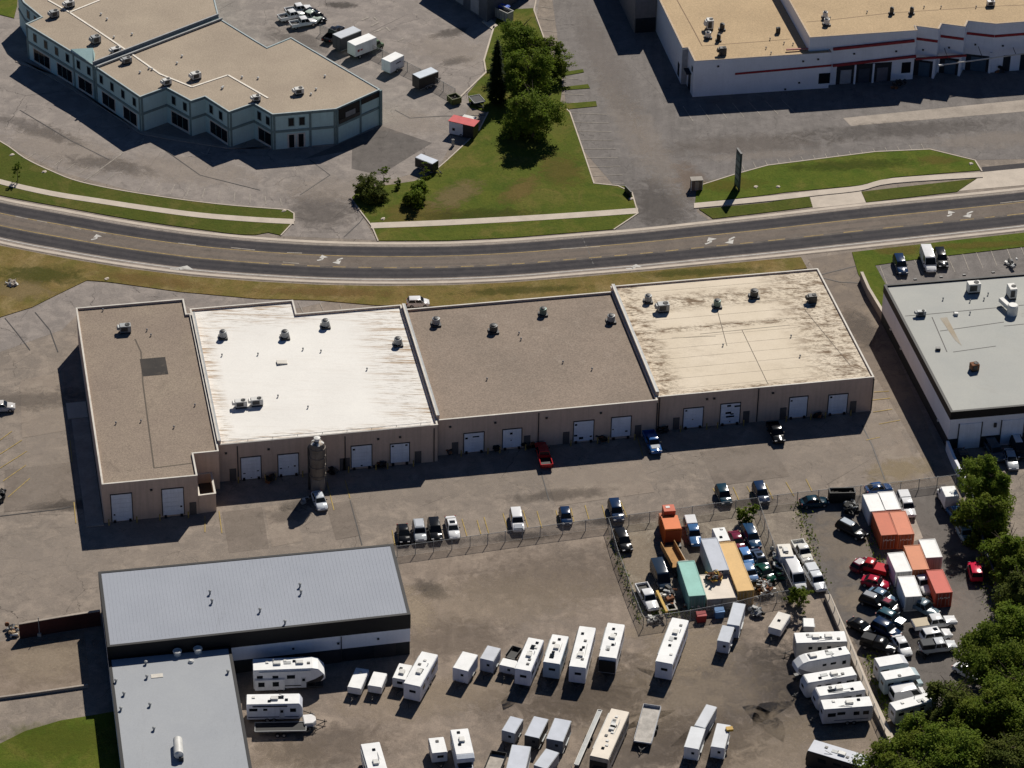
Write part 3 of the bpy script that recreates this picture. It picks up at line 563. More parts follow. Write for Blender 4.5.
s, z = W(341, 632, *FR); wallbox('downpipe', *FR, s - .06, s + .06, .2, 4.5, .12, METALD, gb, proud=.04)
for px, py in ((293, 650), (338, 643), (378, 640)): s, z = W(px, py - 6, *FR); wallbox('wall_lamp', *FR, s - .15, s + .15, 3.3, 3.5, .2, METALD, gb, proud=.03)
for px in (300, 330, 385):
    s, z = W(px, 645, *FR); wallbox('door', *FR, s - 1.5, s + 1.5, .05, 2.2, .06, mat('charcoal_door', (.03, .03, .034), .6), gb)

# ---- right-hand building
rbld = thing('workshop', 'white and black workshop with flat grey roof on the right edge', 'building', (*V(95, 7), 0))
RP = [V(65.2, -11.9), V(125, -11.9), V(125, 24.9), V(65.2, 24.9)]
two_tone(rbld, RP, 7.0, GREYM, 2.0, 5.6, 1.5, ph=.25)
sm = MB()
for a, b in (((905, 316), (930, 314)), ((930, 314), (1024, 305)), ((932, 317), (947, 352)), ((940, 331), (1004, 322)), ((953, 352), (996, 346)), ((1004, 326), (1024, 324))): line(sm, *a, *b, w=.16, z=6.765)
sm.build('roof_seam', mat('dark_seam', (.09, .085, .08), .7), rbld, fix=False, world=True)
sm = MB(); sm.sheet([G(*q, 6.77) for q in ((940, 318), (947, 317), (962, 346), (955, 340))]); sm.build('roof_stain', roofmat('rust_stain', (.34, .28, .20), (.40, .38, .33), (.3, .2, .12), .5), rbld, fix=False, world=True)
vents(rbld, [(954, 314), (970, 314), (943, 300), (970, 302), (984, 300), (988, 295)], 6.75, h=.3)
p = G(938, 350, 6.75); MB().box((p.x, p.y, 6.95), (.7, .6, .5), 0).build('vent_box', METALD, rbld, world=True)
p = G(956, 315, 6.75); MB().box((p.x, p.y, 6.95), (.6, .5, .5), 0).build('vent_box', UNITW, rbld, world=True)
RF = (V(65.2, -11.9), V(125, -11.9))
for x0, x1, y0, y1 in ((959, 981, 421, 433), (1001, 1023, 416, 438), (1030, 1052, 413, 436)):
    s0, z = W(x0, 430, *RF); s1, z = W(x1, 428, *RF); wallbox('garage_door', *RF, s0, s1, .05, 4.6, .08, DOORW, rbld, proud=.04); wallbox('door_frame', *RF, s0 - .15, s0 - .005, .05, 4.7, .14, METALD, rbld, proud=.03); wallbox('door_frame', *RF, s1 + .005, s1 + .15, .05, 4.7, .14, METALD, rbld, proud=.03)
s, z = W(994, 432, *RF); wallbox('wall_lamp', *RF, s - .2, s + .2, 3.6, 4.3, .25, METALD, rbld, proud=.04)
RL = (V(65.2, 24.9), V(65.2, -11.9))
for px, py in ((891, 332), (901, 352), (938, 426)): s, z = W(px, py, *RL); wallbox('wall_lamp', *RL, s - .15, s + .15, 1.9, 2.2, .2, UNITW, rbld, proud=.02)
# thin lightbox frames along its rear parapet
for px in (915, 941, 964, 993):
    p = G(px, 280.5 - (px - 915) * .09, 6.9); MB().box((p.x, p.y, 7.1), (.5, .3, .25), rad(AG)).build('parapet_lamp', METALD, rbld, world=True)

# ---- white building, top right
wb = thing('stepped_warehouse', 'large white building with golden roof, red stripes and saw tooth loading bays', 'warehouse', (*V(85, 115), 0))
block(wb, [V(51.2, 108.9), V(52.2, 108.9), V(52.2, 103.6), V(77.5, 103.4), V(77.5, 150), V(51.2, 150)], 7.3, WHITE, BEIGE2, mat('buff_coping', (.40, .30, .2), .7), ph=.1, cw=.2)
HP = [V(73.6, 104.5), V(93.7, 104.5), V(93.9, 106.2), V(97.8, 104.4), V(98.9, 106.4), V(102.8, 104.6), V(104.0, 106.8), V(108.7, 104.9), V(150, 105.6), V(150, 170), V(73.6, 170)]
block(wb, HP, 10.0, WHITE, BEIGE2, mat('buff_coping', (.40, .30, .2), .7), ph=.1, cw=.2)
WF1 = (V(52.2, 103.6), V(77.5, 103.4)); WF2 = (V(77.5, 104.5), V(93.7, 104.5))
def bandpx(Wn, x0, y0, x1, y1, h, m, name='stripe', d=.12):
    s0, z0 = W(x0, y0, *Wn); s1, z1 = W(x1, y1, *Wn); A, B = Vector(Wn[0]), Vector(Wn[1]); t = (B - A).normalized(); n = Vector((t.y, -t.x))
    a, b = A + t * s0, A + t * s1; q = MB(); vs = []
    for p_, z in ((a, z0), (b, z1)):
        for o_ in (.01, d):
            for dz in (-h / 2, h / 2): vs.append((*(p_ + n * o_), z + dz))
    q.add(vs, [(0, 1, 3, 2), (4, 6, 7, 5), (0, 4, 5, 1), (2, 3, 7, 6), (0, 2, 6, 4), (1, 5, 7, 3)]); return q.build(name, m, wb, world=True)
bandpx(WF1, 735, 73.8, 831.5, 65.2, .38, RED); bandpx(WF2, 832.5, 65, 915.5, 55.5, .38, RED, d=.5)
bandpx(WF2, 833, 48.5, 914, 40, .42, RED, d=.5)
WF1b = (V(60, 103.9), V(77.5, 103.9)); bandpx((V(77.5, 105.2), V(93.7, 105.2)), 786, 49.3, 838, 46.6, .22, mat('faded_red', (.40, .16, .14), .7), 'stripe', .3)
TE = [(HP[2], HP[3]), (HP[4], HP[5]), (HP[6], HP[7]), (HP[7], HP[8])]
for k, (A, B) in enumerate(TE):
    L = (Vector(B) - Vector(A)).length; wallbox('stripe', A, B, .02, min(L, 40) - .02, 7.25, 7.75, .1, RED, wb)
    if k < 3:
        wallbox('loading_door', A, B, .35, L - .5, .05, 3.3, .06, DARKW, wb); wallbox('door', A, B, .9 + .4, L - 1.0, .06, 2.9, .05, mat('bay_door', (.05, .09, .13), .5), wb, proud=.065)
        wallbox('pillar', A, B, L - .45, L - .03, 0, 4.2, .35, WHITE, wb)
        wallbox('wall_lamp', A, B, 1.6, 1.95, 5.3, 5.55, .25, METALD, wb)
    else:
        for s0 in (2.2, 5.5, 11, 17, 23): wallbox('loading_door', A, B, s0, s0 + (1.4 if s0 < 3 else 3.6), .05, 3.4, .06, DARKW, wb)
        for s0 in (1.6, 10, 20): wallbox('wall_lamp', A, B, s0, s0 + .35, 5.3, 5.55, .25, METALD, wb)
MB().box((*V(98.6, 104.1), 4.35), (9.6, .35, .35), rad(AG)).build('stripe', RED, wb, world=True)
# three-bay dock, the shade of its recess painted as a flat dark panel
s0, _ = W(836, 78, *WF2); s1, _ = W(891, 72, *WF2)
wallbox('dock_shade_panel', *WF2, s0, s1, .05, 3.9, .06, DARKW, wb)
for i in range(3):
    a = s0 + (s1 - s0) * i / 3 + .25; b = s0 + (s1 - s0) * (i + 1) / 3 - .25
    wallbox('loading_door', *WF2, a + .5, b - .4, .1, 2.9, .05, mat('bay_door_%d' % i, [(.30, .31, .33), (.04, .05, .07), (.12, .12, .14)][i], .6), wb, proud=.065)
    if i: wallbox('pillar', *WF2, a - .42, a - .1, 0, 3.9, .3, WHITE, wb, proud=.07)
for (x0, x1, y0, y1, Wn) in ((819, 829.5, 73.5, 83, WF1), (902, 910, 62.5, 72.5, WF2)):
    sa, z1 = W(x0, y0, *Wn); sb, z0 = W(x1, y1, *Wn); wallbox('window', *Wn, sa, sb, z0, z1, .06, GLASS, wb)
for px, py, Wn in ((803, 61, WF1), (818, 59, WF1), (799, 82.5, WF1), (854, 53.5, WF2), (896, 51, WF2), (785, 89, WF1), (718, 66, WF1)): s, z = W(px, py, *Wn); wallbox('wall_lamp', *Wn, s - .18, s + .18, z - .13, z + .13, .25, METALD, wb)
WLf = (V(51.2, 130), V(51.2, 108.9)); WLg = (V(52.2, 108.9), V(52.2, 103.6))
s, z = W(678.5, 71, *WLf); wallbox('window', *WLf, s - .6, s + .6, .6, 3.2, .06, GLASS, wb)
wallbox('entrance_door', *WLg, 1.6, 3.2, .05, 3.6, .06, GLASS, wb); wallbox('awning', *WLg, 1.2, 3.6, 3.7, 3.85, .9, DARKW, wb); wallbox('window', *WLg, 3.6, 4.4, 4.6, 5.6, .06, GLASS, wb)
MB().box((*V(51.7, 108.75), 3.6), (1.0, .25, 7.2), rad(AG)).build('pier', mat('grey_render', (.38, .38, .38), .8), wb, world=True)
# slender sunlit canopy gutter in front of the last bays, on brackets
a, b = G(941, 65, 4.6), G(1090, 44.5, 4.6); MB().tube(a, b, .14, n=6).build('canopy_beam', COPE, wb, world=True)
for k in range(5):
    c = a.lerp(b, .06 + k * .22); MB().tube(c, (c.x - .6, c.y + 5.2, 5.1), .06, n=5).build('bracket', METALD, wb, world=True)
p = G(941, 65, 4.6); MB().box(p, (.9, .4, .25), rad(AG)).build('canopy_lamp', UNITW, wb, world=True)
# grey annex on its west side
_p = G(634, 33); _v = -_p.x * math.sin(rad(AG)) + _p.y * math.cos(rad(AG)); _uu = _p.x * math.cos(rad(AG)) + _p.y * math.sin(rad(AG))
an = [V(_uu, _v), V(51.1, _v), V(51.1, 175), V(_uu, 175)]
block(wb, an, 9.0, mat('grey_metal_wall', (.22, .20, .19), .7, streak=.1), mat('annex_roof', (.15, .14, .13), .8), COPE_T)
wallbox('dock_shade_panel', an[0], an[1], .2, 51.0 - _uu, .05, 3.0, .08, DARKW, wb)  # flat dark panel painted in for the shade of the open dock
MB().prism([V(44.0, 117.2), V(51.1, 115.8), V(51.1, 103.7), V(47.2, 103.7)], 0, .03).build('pavement', A_GREY)['kind'] = 'structure'  # light concrete coloured dark here to deepen the shade beside the wall
sm = MB()
for a, b in (((677, 0), (693, 29)), ((693, 29), (702, 46)), ((702, 46), (768, 41)), ((768, 41), (790, 39))): line(sm, *a, *b, w=.2, z=7.205)
for a, b in (((806, 22), (830, 20)), ((830, 20), (890, 13)), ((890, 13), (1000, 6)), ((1000, 6), (1024, 5))): line(sm, *a, *b, w=.2, z=9.905)
sm.build('roof_seam', mat('brown_seam', (.20, .13, .07), .8), wb, fix=False, world=True)
vents(wb, [(770, 40), (784, 44), (793, 45), (766, 49), (771, 54)], 7.2, h=.3); vents(wb, [(830, 19), (867, 13), (924, 8), (941, 8), (976, 8), (988, 7)], 9.9, h=.3)

# ---- teal office block, top left
tb = thing('office_block', 'two storey pale teal office block with stepped front and tan gravel roof', 'building', (-65, 110, 0))
TH = 7.0
TPa = [(23.7, 2.6), (41.5, 17), (25.8, 24), (94, 65.5), (219, 17.5), (200, -60), (80, -60), (17.5, -8)]
TPb = [(94.6, 66.3), (140, 97), (166, 87.5), (191, 101), (205, 96.5), (229, 112), (253.5, 103.5), (272.5, 114.5), (336, 109), (380, 89.5), (291, 37.5), (267, 47.5), (256, 41), (220, 18.8)]
P1 = [tuple(G(*q, TH))[:2] for q in TPa]; P2 = [tuple(G(*q, TH))[:2] for q in TPb]
# tidy the facet directions to the building's own grid
def snap(P, fixed):
    out = [P[0]]
    return P
TC = mat('teal_coping', (.36, .42, .42), .6, var=.2)
block(tb, P1, TH, TEAL, BEIGE, TC, ph=.08, cw=.2)
block(tb, P2, TH, TEAL, BEIGE, TC, ph=.08, cw=.2)
fw = [G(94.3, 66, TH), G(219.5, 18, TH)]
for off, m_, h in ((.35, METAL, .75), (-.35, BLACK, .1), (-.75, METAL, .35)):
    a, b = fw; d = (b - a).normalized(); n = Vector((-d.y, d.x, 0)); c = (a + b) / 2 + n * off
    MB().box((c.x, c.y, TH + h / 2), ((b - a).length, .28, h), math.atan2(d.y, d.x)).build('fire_wall', m_, tb, world=True)
def facade(A, B, wins, shops, ncols=()):
    A, B = Vector(A), Vector(B); L = (B - A).length
    wallbox('ledge', A, B, .02, L - .02, 3.3, 3.75, .12, TEALD, tb); wallbox('cornice', A, B, .02, L - .02, 6.55, 6.95, .08, TEALD, tb)
    for s in ncols: wallbox('pilaster', A, B, s - .2, s + .2, 0, 6.5, .1, TEALD, tb)
    for s in wins:
        wallbox('window_frame', A, B, s - .55, s + .55, 4.35, 6.05, .06, TEALD, tb); wallbox('window', A, B, s - .43, s + .43, 4.5, 5.95, .05, GLASS, tb, proud=.035)
    for s0, s1 in shops:
        wallbox('shop_frame', A, B, s0 - .2, s1 + .2, .15, 3.05, .06, COPE, tb); wallbox('shop_window', A, B, s0, s1, .55, 2.85, .05, GLASS, tb, proud=.035)
        k = int((s1 - s0) / 1.4)
        for i in range(1, k): x = s0 + (s1 - s0) * i / k; wallbox('mullion', A, B, x - .05, x + .05, .55, 2.85, .09, TEALD, tb)
L_ = lambda a, b: (Vector(b) - Vector(a)).length
l = L_(P1[2], P1[3]); facade(P1[2], P1[3], [l * x for x in (.13, .29, .45, .61, .77, .92)], [(l * .10, l * .33), (l * .45, l * .66), (l * .76, l * .95)], (.25, l * .70, l - .25))
facade(P1[0], P1[1], [1.6, 4.4], [], ())
facade(P1[7], P1[0], [], [], ())
facade(P1[1], P1[2], [], [], ())
l = L_(P2[0], P2[1]); facade(P2[0], P2[1], [l * x for x in (.14, .38, .62, .87)], [(l * .15, l * .42), (l * .62, l * .9)], (.25, l - .25))
facade(P2[1], P2[2], [], [], (.3,)); l = L_(P2[2], P2[3]); facade(P2[2], P2[3], [l * .3, l * .75], [(l * .2, l * .85)], (l - .3,))
facade(P2[3], P2[4], [], [], ()); l = L_(P2[4], P2[5]); facade(P2[4], P2[5], [l * .25, l * .65], [(l * .2, l * .9)], (l - .3,))
facade(P2[5], P2[6], [], [], (.3,)); l = L_(P2[6], P2[7]); facade(P2[6], P2[7], [l * .3, l * .75], [(l * .25, l * .9)], (l - .3,))
l = L_(P2[7], P2[8]); facade(P2[7], P2[8], [l * .29, l * .46], [], (.25, l * .59, l - .25))
for x in (.29, .44): wallbox('door_frame', P2[7], P2[8], l * x - .75, l * x + .75, .1, 2.9, .06, COPE, tb); wallbox('door', P2[7], P2[8], l * x - .45, l * x + .45, .15, 2.7, .06, GLASS, tb, proud=.035)
l = L_(P2[8], P2[9]); facade(P2[8], P2[9], [], [], (.2, l * .55))
wallbox('balcony_shade_panel', P2[8], P2[9], .5, l * .52, 3.9, 6.75, .07, BLACK, tb, proud=.09); wallbox('balcony_shade_panel', P2[8], P2[9], l * .56, l - .3, 5.7, 6.75, .07, BLACK, tb, proud=.09)  # flat black panels painted in for the shade inside the balconies
wallbox('railing', P2[8], P2[9], .5, l * .52, 3.9, 4.6, .05, METALD, tb, proud=.2); wallbox('balcony_door', P2[8], P2[9], l * .2, l * .42, 4.1, 5.6, .03, mat('pale_interior', (.25, .25, .24), .8), tb, proud=.165)
wallbox('end_pillar', P2[8], P2[9], l - .35, l + .15, 0, 7.0, .35, TEALD, tb, proud=.1)
# gable parapet
a, b = Vector(P1[2]).lerp(Vector(P1[3]), .66), Vector(P1[3]); t = (b - a).normalized(); n = Vector((-t.y, t.x)); m1 = a.lerp(b, .5) + n * 2.8
q = MB(); q.add([(*a, TH), (*b, TH), (*(a + n * .1), TH + .4), (*(b + n * .1), TH + .4), (*m1, TH - .05), (*(m1 - n * .4), TH + 1.3)], [(0, 1, 3, 5, 2), (0, 2, 5, 4), (1, 4, 5, 3), (0, 4, 1)])
q.build('gable', TEAL, tb, world=True)
gp = MB()
for pts in ([(48, 0), (69, 12), (95, 29), (126, 50), (160, 74), (192, 87), (228, 75), (268, 98)], [(69, 12.5), (100, 0)]):
    for a, b in zip(pts, pts[1:]):
        a, b = G(*a, TH - .02), G(*b, TH - .02); d = b - a; gp.box((a + b) / 2, (d.length, .34, .1), math.atan2(d.y, d.x))
gp.build('gas_pipe_strip', mat('pale_pipe', (.78, .72, .62), .7), tb, world=True)  # flat pale strip put in for the thin gas pipe, which its shadow darkened
vents(tb, [(101, 15), (107, 20), (132, 35), (114, 38), (140, 73), (149, 69), (152, 70), (177, 64), (182, 57), (223, 88), (242, 78), (258, 79), (222, 89), (316, 90), (311, 95), (325, 77)], 6.92, m=UNITW, h=.25, r=.13)
MB().prism([tuple(G(*q_, 0))[:2] for q_ in ((15, 62), (60, 78), (140, 134), (165, 139), (230, 149), (330, 146), (336, 144), (270, 149), (228, 147), (140, 131), (62, 84), (20, 60))], 0, .13).build('pavement', CONC2)['kind'] = 'structure'

# ---- small dark building at the top edge
db = thing('loading_depot', 'dark grey depot building with loading dock at the top edge behind the trees', 'building', G(470, 10))
e0 = Vector(G(488, 24))[:2]; DP = [tuple(G(*q))[:2] for q in ((432, -12), (487, 23), (540, -14), (480, -60))]
block(db, DP, 6.5, mat('blue_grey_wall', (.09, .10, .12), .7), mat('depot_roof', (.2, .19, .18), .8), COPE_T)
DW = (DP[0], DP[1]); l = L_(*DW)
for i in range(3): wallbox('loading_door', *DW, l * (.15 + i * .28), l * (.15 + i * .28) + 2.6, .6, 3.6, .08, mat('dock_door', (.3, .31, .33), .6), db)
MB().prism([tuple(G(*q))[:2] for q in ((482, 22), (489, 18), (498, 26), (492, 30))], 0, .16).build('pavement', CONC)['kind'] = 'structure'

# ---- rooftop plant
def rtu(px, py, z, s, rz, label, group, m=UNITW, hood=True):
    p = G(px, py, z); o = thing('rooftop_unit', label, 'air conditioner', p, rad(rz), group); L, Wd, H = s[0] * .78, s[1] * .8, s[2] * 1.15
    MB().box((0, 0, .15), (L * .96, Wd * .96, .3)).build('curb', METALD, o)
    MB().box((0, 0, .3 + H / 2), (L, Wd, H)).build('cabinet', m, o, bevel=.04)
    MB().lathe([(min(L, Wd) * .33, .3 + H), (min(L, Wd) * .33, .38 + H), (min(L, Wd) * .28, .39 + H), (.05, .36 + H)], 14, (L * .2, 0)).build('fan_grille', BLACK, o)
    for y in (-1, 1): MB().box((-L * .1, y * (Wd / 2 + .015), .3 + H * .5), (L * .6, .03, H * .7)).build('louvre', METALD, o)
    if hood: MB().box((-L / 2 - .2, 0, .3 + H * .6), (.4, Wd * .7, H * .5), ry=.3).build('hood', m, o)
    return o
def fan(px, py, z, r, label, group, m=METAL):
    p = G(px, py, z); o = thing('exhaust_fan', label, 'roof fan', p, 0, group)
    r *= .8; MB().box((0, 0, .15), (r * 2.3, r * 2.3, .3), .2).build('curb', METALD, o)
    MB().lathe([(r * .85, .3), (r * .95, .4), (r * .95, 1.25), (r * .6, 1.3)], 14).build('drum', m, o)
    MB().lathe([(r * .62, 1.3), (r * .66, 1.4), (r * .3, 1.46), (.02, 1.46)], 14).build('cap', METALD, o)
    return o
GW, GF = 'cooling units on the warehouse roof', 'round fans on the warehouse roofs'
rtu(125.5, 332 , 6.5, (2.2, 1.5, .9), 11, 'boxy grey unit standing alone on the brown gravel roof of the left bay', GW, METAL)
rtu(241, 407, 6.3, (2.3, 1.3, .8), 11, 'left one of two long pale units side by side on the white roof', GW); rtu(257, 405, 6.3, (2.3, 1.3, .8), 11, 'right one of two long pale units side by side on the white roof', GW)
rtu(663, 311, 6.05, (2.3, 1.6, 1.0), 11, 'largest boxy grey unit near the left end of the cream roof', GW, METAL); rtu(812, 302, 6.05, (1.7, 1.4, .9), 11, 'dark grey boxy unit near the right edge of the cream roof', GW, METALD)
fan(223, 338, 6.3, .75, 'round grey fan nearest the left edge of the white roof', GF); fan(285, 338, 6.3, .8, 'round grey fan beside the rear notch of the white roof', GF); fan(325.5, 327, 6.3, .8, 'round grey fan near the rear edge in the middle of the white roof', GF); fan(398, 345, 6.3, .8, 'round grey fan by the stained right edge of the white roof', GF)
fan(436, 325, 6.1, .8, 'round grey fan near the left rear corner of the brown gravel roof', GF); fan(493.5, 332, 6.1, .85, 'round fan with white feet, second from the left on the brown gravel roof', GF, METALD); fan(543, 315, 6.1, .75, 'round greenish fan near the rear edge of the brown gravel roof', GF, mat('green_metal', (.12, .17, .15), .5, .3)); fan(611, 322, 6.1, .8, 'round grey fan by the right edge of the brown gravel roof', GF)
fan(648, 302, 6.05, .75, 'round grey fan next to the largest unit on the cream roof', GF); fan(717, 307, 6.05, .75, 'squat dark green fan in the middle of the cream roof', GF, mat('green_metal', (.12, .17, .15), .5, .3)); fan(754, 297, 6.05, .85, 'dark round fan on the dirt streak of the cream roof', GF, METALD)
GWR = 'plant on the workshop roof'
rtu(973, 292, 6.75, (2.6, 1.6, 1.3), 11, 'white raised cooling unit left of centre at the rear of the grey workshop roof', GWR, hood=False)
rtu(1011, 297, 6.75, (1.5, 2.4, 1.5), 11, 'tall white unit with black fan opening on the grey workshop roof', GWR, hood=False)
p = G(1012, 314, 6.75); o = thing('duct_silencer', 'white drum shaped duct standing below the tall white unit on the workshop roof', 'duct', p, rad(AG), GWR)
MB().lathe([(.85, 0), (.85, 1.6), (.7, 1.75)], 16).build('drum', UNITW, o); MB().box((-.6, 1.7, .9), (.8, 3.0, .7), rz=.25).build('duct', UNITW, o, bevel=.05)
rtu(921, 316, 6.75, (1.8, .9, .6), 9, 'low grey unit with pipes at the left edge of the workshop roof', GWR, METAL)
rtu(974, 370, 6.75, (1.6, 1.4, .8), 20, 'rusty orange unit on the front half of the workshop roof', GWR, RUST, hood=False)
GWB = 'plant on the golden roofs'
rtu(709.5, 29, 7.2, (1.5, 1.7, 1.5), 11, 'tall pale unit, largest on the left golden roof', GWB); fan(722, 30, 7.2, .6, 'small dark fan right of the tall unit on the left golden roof', GWB, METALD); fan(708, 38, 7.2, .7, 'white dish shaped fan below the tall unit on the left golden roof', GWB, UNITW); fan(718.5, 41, 7.2, .5, 'black cube like fan below the tall unit on the left golden roof', GWB, BLACK)
rtu(722.5, 55, 7.2, (1.6, 1.2, 1.1), 11, 'dark unit at the front edge of the left golden roof', GWB, METALD); rtu(778, 33, 7.2, (.9, .9, .7), 11, 'small black unit by the tall wall of the golden roof', GWB, BLACK, hood=False)
fan(825, 18, 9.9, .6, 'small white fan, rear one of the pair on the upper golden roof', GWB, UNITW); fan(826.5, 25, 9.9, .7, 'small white fan, front one of the pair on the upper golden roof', GWB, UNITW)
fan(891.5, 14, 9.9, .5, 'small black fan, left one of two at the rear of the upper golden roof', GWB, METALD); fan(911.5, 14, 9.9, .5, 'small black fan, right one of two at the rear of the upper golden roof', GWB, METALD); rtu(990.5, 6, 9.9, (1.8, 1.2, .7), 11, 'low white unit at the top of the upper golden roof', GWB, hood=False)
GT = 'cooling units on the office roof'
for px, py, s, lb in ((69.5, 7, (2.3, 1.3, .8), 'long unit by the pipe junction at the top of the tan office roof'), (54.5, 17, (2, 1.4, .9), 'boxy unit nearest the inner corner at the far left of the tan office roof'), (96, 43, (2.0, 1.5, 1.0), 'twin fan grey unit right of the gable on the tan office roof'), (116, 53, (2.2, 1.3, .7), 'pale unit just left of the roof divider on the tan office roof'), (127, 63, (2.1, 1.2, .7), 'dark unit just right of the roof divider on the tan office roof'), (196, 79, (2.2, 1.4, .9), 'bright twin unit inside the pipe bend on the tan office roof'), (167, 85, (1.9, 1.2, .8), 'unit tucked behind the first inner corner of the stepped front'), (256.5, 101, (1.7, 1.2, .7), 'unit tucked behind the last inner corner of the stepped front'), (299, 94, (2, 1.4, .8), 'white unit alone near the right end of the tan office roof')):
    rtu(px, py, 6.92, s, 33 if px < 200 else 20, lb, GT, METAL if px in (96, 127, 54.5) else UNITW)
p = G(178.5, 752, 4.95); o = thing('roof_tank', 'white horizontal cylinder tank on the lower grey roof', 'tank', p, rad(8))
t_ = MB(); t_.tube((0, -1.5, .75), (0, 1.6, .75), .62, n=18); t_.tube((0, 1.6, .75), (0, 1.85, .75), .62, .35, n=18); t_.tube((0, -1.5, .75), (0, -1.75, .75), .62, .4, n=18); t_.build('tank', UNITW, o, smooth=40)
for y in (-1, 1): MB().box((0, y, .15), (1.2, .2, .35)).build('cradle', METALD, o)
MB().box((.3, -1.75, .35), (.6, .5, .6)).build('motor', METALD, o)

# ---- dust collector silo at the warehouse front
p = G(318, 490); si = thing('dust_silo', 'tall dark ribbed metal silo standing against the warehouse wall', 'silo', p, 0)
SIL = mat('silo_steel', (.20, .17, .14), .55, .4, var=.3, scale=.8, streak=.3)
b_ = MB(); b_.lathe([(1.0, 2.4), (1.15, 2.6), (1.15, 8.0), (.95, 8.5), (.4, 8.8)], 20); b_.build('shell', SIL, si, smooth=30)
for z in (2.7, 4.3, 5.9, 7.5): MB().lathe([(1.24, z), (1.24, z + .28), (1.16, z + .32)], 20).build('band', SIL, si)
MB().lathe([(.95, 0), (1.05, .3), (1.05, 2.3), (1.0, 2.4)], 16).build('base', mat('silo_base', (.25, .22, .19), .8, streak=.3), si)
MB().lathe([(.34, 8.75), (.34, 9.25), (.5, 9.3), (.5, 9.4), (.1, 9.5)], 12).build('cap', UNITW, si)
for a in range(5): MB().box((.75 * math.cos(a * 1.25), .75 * math.sin(a * 1.25), 8.55), (.5, .4, .12), a * 1.25, ry=.5).build('hatch', UNITW, si)
MB().tube((-1.3, .2, 0), (-1.3, .2, 7.6), .18, n=8).build('duct', METALD, si); MB().tube((-1.3, .2, 7.6), (-.5, .1, 8.3), .18, n=8).build('duct', METALD, si)
ld = MB(); [ld.box((1.3, -.25 + .5 * k, 4), (.06, .06, 7.6)) for k in (0, 1)]; [ld.box((1.3, 0, .6 + i * .4), (.04, .5, .04)) for i in range(18)]; ld.build('ladder', METALD, si)
# ------------------------------------------------------------------ vehicles
PAINT = mat('car_paint', None, .16, .0, var=.06, scale=.8, spec=.22, objcol=True)
PANEL = mat('trailer_skin', None, .5, .0, var=.12, scale=.7, spec=.4, objcol=True, streak=.12)
ROOFW = mat('trailer_roof', None, .6, .0, var=.1, scale=.7, spec=.3, objcol=True)
CAMO = mat('container_paint', None, .6, .0, var=.1, scale=.5, spec=.3, objcol=True, streak=.05)
LAMPW = mat('headlamp', (.7, .7, .7), .2); LAMPR = mat('tail_lamp', (.35, .02, .02), .3); RIMM = mat('rim', (.45, .45, .46), .35, .7)
def car_ring(x, hw, zb, zt):
    h = zt - zb
    l = [(-.84 * hw, zb), (-.98 * hw, zb + .12 * h), (-hw, zb + .55 * h), (-.96 * hw, zb + .82 * h), (-.82 * hw, zt), (0, zt + .02)]
    return [(x, y, z) for y, z in l] + [(x, -y, z) for y, z in l[-2::-1]]
def pane(mb, q, off, sh=.1):
    q = [Vector(p) for p in q]; n = (q[1] - q[0]).cross(q[3] - q[0]).normalized(); c = sum(q, Vector()) / 4
    q = [p.lerp(c, sh) for p in q]; a = [p - n * .02 for p in q]; b = [p + n * off for p in q]
    mb.add(a + b, [(0, 3, 2, 1), (4, 5, 6, 7)] + [(i, (i + 1) % 4, 4 + (i + 1) % 4, 4 + i) for i in range(4)])
STY = dict(
 sedan=dict(L=4.6, st=[(-2.3, .62, .42, .72), (-2.2, .80, .3, .93), (-1.6, .89, .22, .99), (-.8, .91, .2, .97), (.4, .91, .2, .96), (1.1, .90, .22, .93), (1.8, .86, .25, .84), (2.2, .76, .3, .70), (2.3, .58, .4, .58)], base=(-1.85, 1.05, .80, .94), top=(-1.05, .30, .63, 1.43)),
 hatch=dict(L=4.1, st=[(-2.05, .66, .42, .8), (-1.98, .80, .3, .95), (-1.4, .87, .22, 1.0), (-.5, .88, .2, .98), (.5, .88, .2, .97), (1.1, .86, .22, .95), (1.6, .82, .25, .86), (1.95, .72, .3, .72), (2.05, .56, .4, .6)], base=(-1.95, 1.1, .79, .95), top=(-1.55, .35, .64, 1.5)),
 suv=dict(L=4.7, st=[(-2.35, .74, .5, .95), (-2.27, .88, .38, 1.08), (-1.6, .94, .3, 1.1), (-.5, .95, .28, 1.08), (.6, .95, .28, 1.08), (1.2, .94, .3, 1.07), (1.85, .90, .32, 1.0), (2.25, .82, .38, .88), (2.35, .64, .5, .72)], base=(-2.25, 1.05, .86, 1.06), top=(-1.95, .35, .72, 1.74)),
 van=dict(L=5.6, st=[(-2.8, .85, .5, 1.1), (-2.72, .96, .38, 1.2), (-1.5, 1.0, .32, 1.22), (.5, 1.0, .3, 1.22), (1.4, 1.0, .3, 1.2), (2.0, .96, .32, 1.12), (2.6, .86, .38, .95), (2.8, .66, .5, .75)], base=(-2.74, 1.95, .97, 1.18), top=(-2.68, .95, .84, 2.25)),
 pickup=dict(L=5.7, st=[(-.75, .96, .45, 1.12), (.4, .96, .42, 1.12), (1.2, .95, .42, 1.12), (2.0, .92, .42, 1.06), (2.7, .86, .46, .96), (2.85, .68, .56, .8)], base=(-.75, 1.35, .88, 1.1), top=(-.6, .75, .72, 1.8), bed=True))
_pc = {}
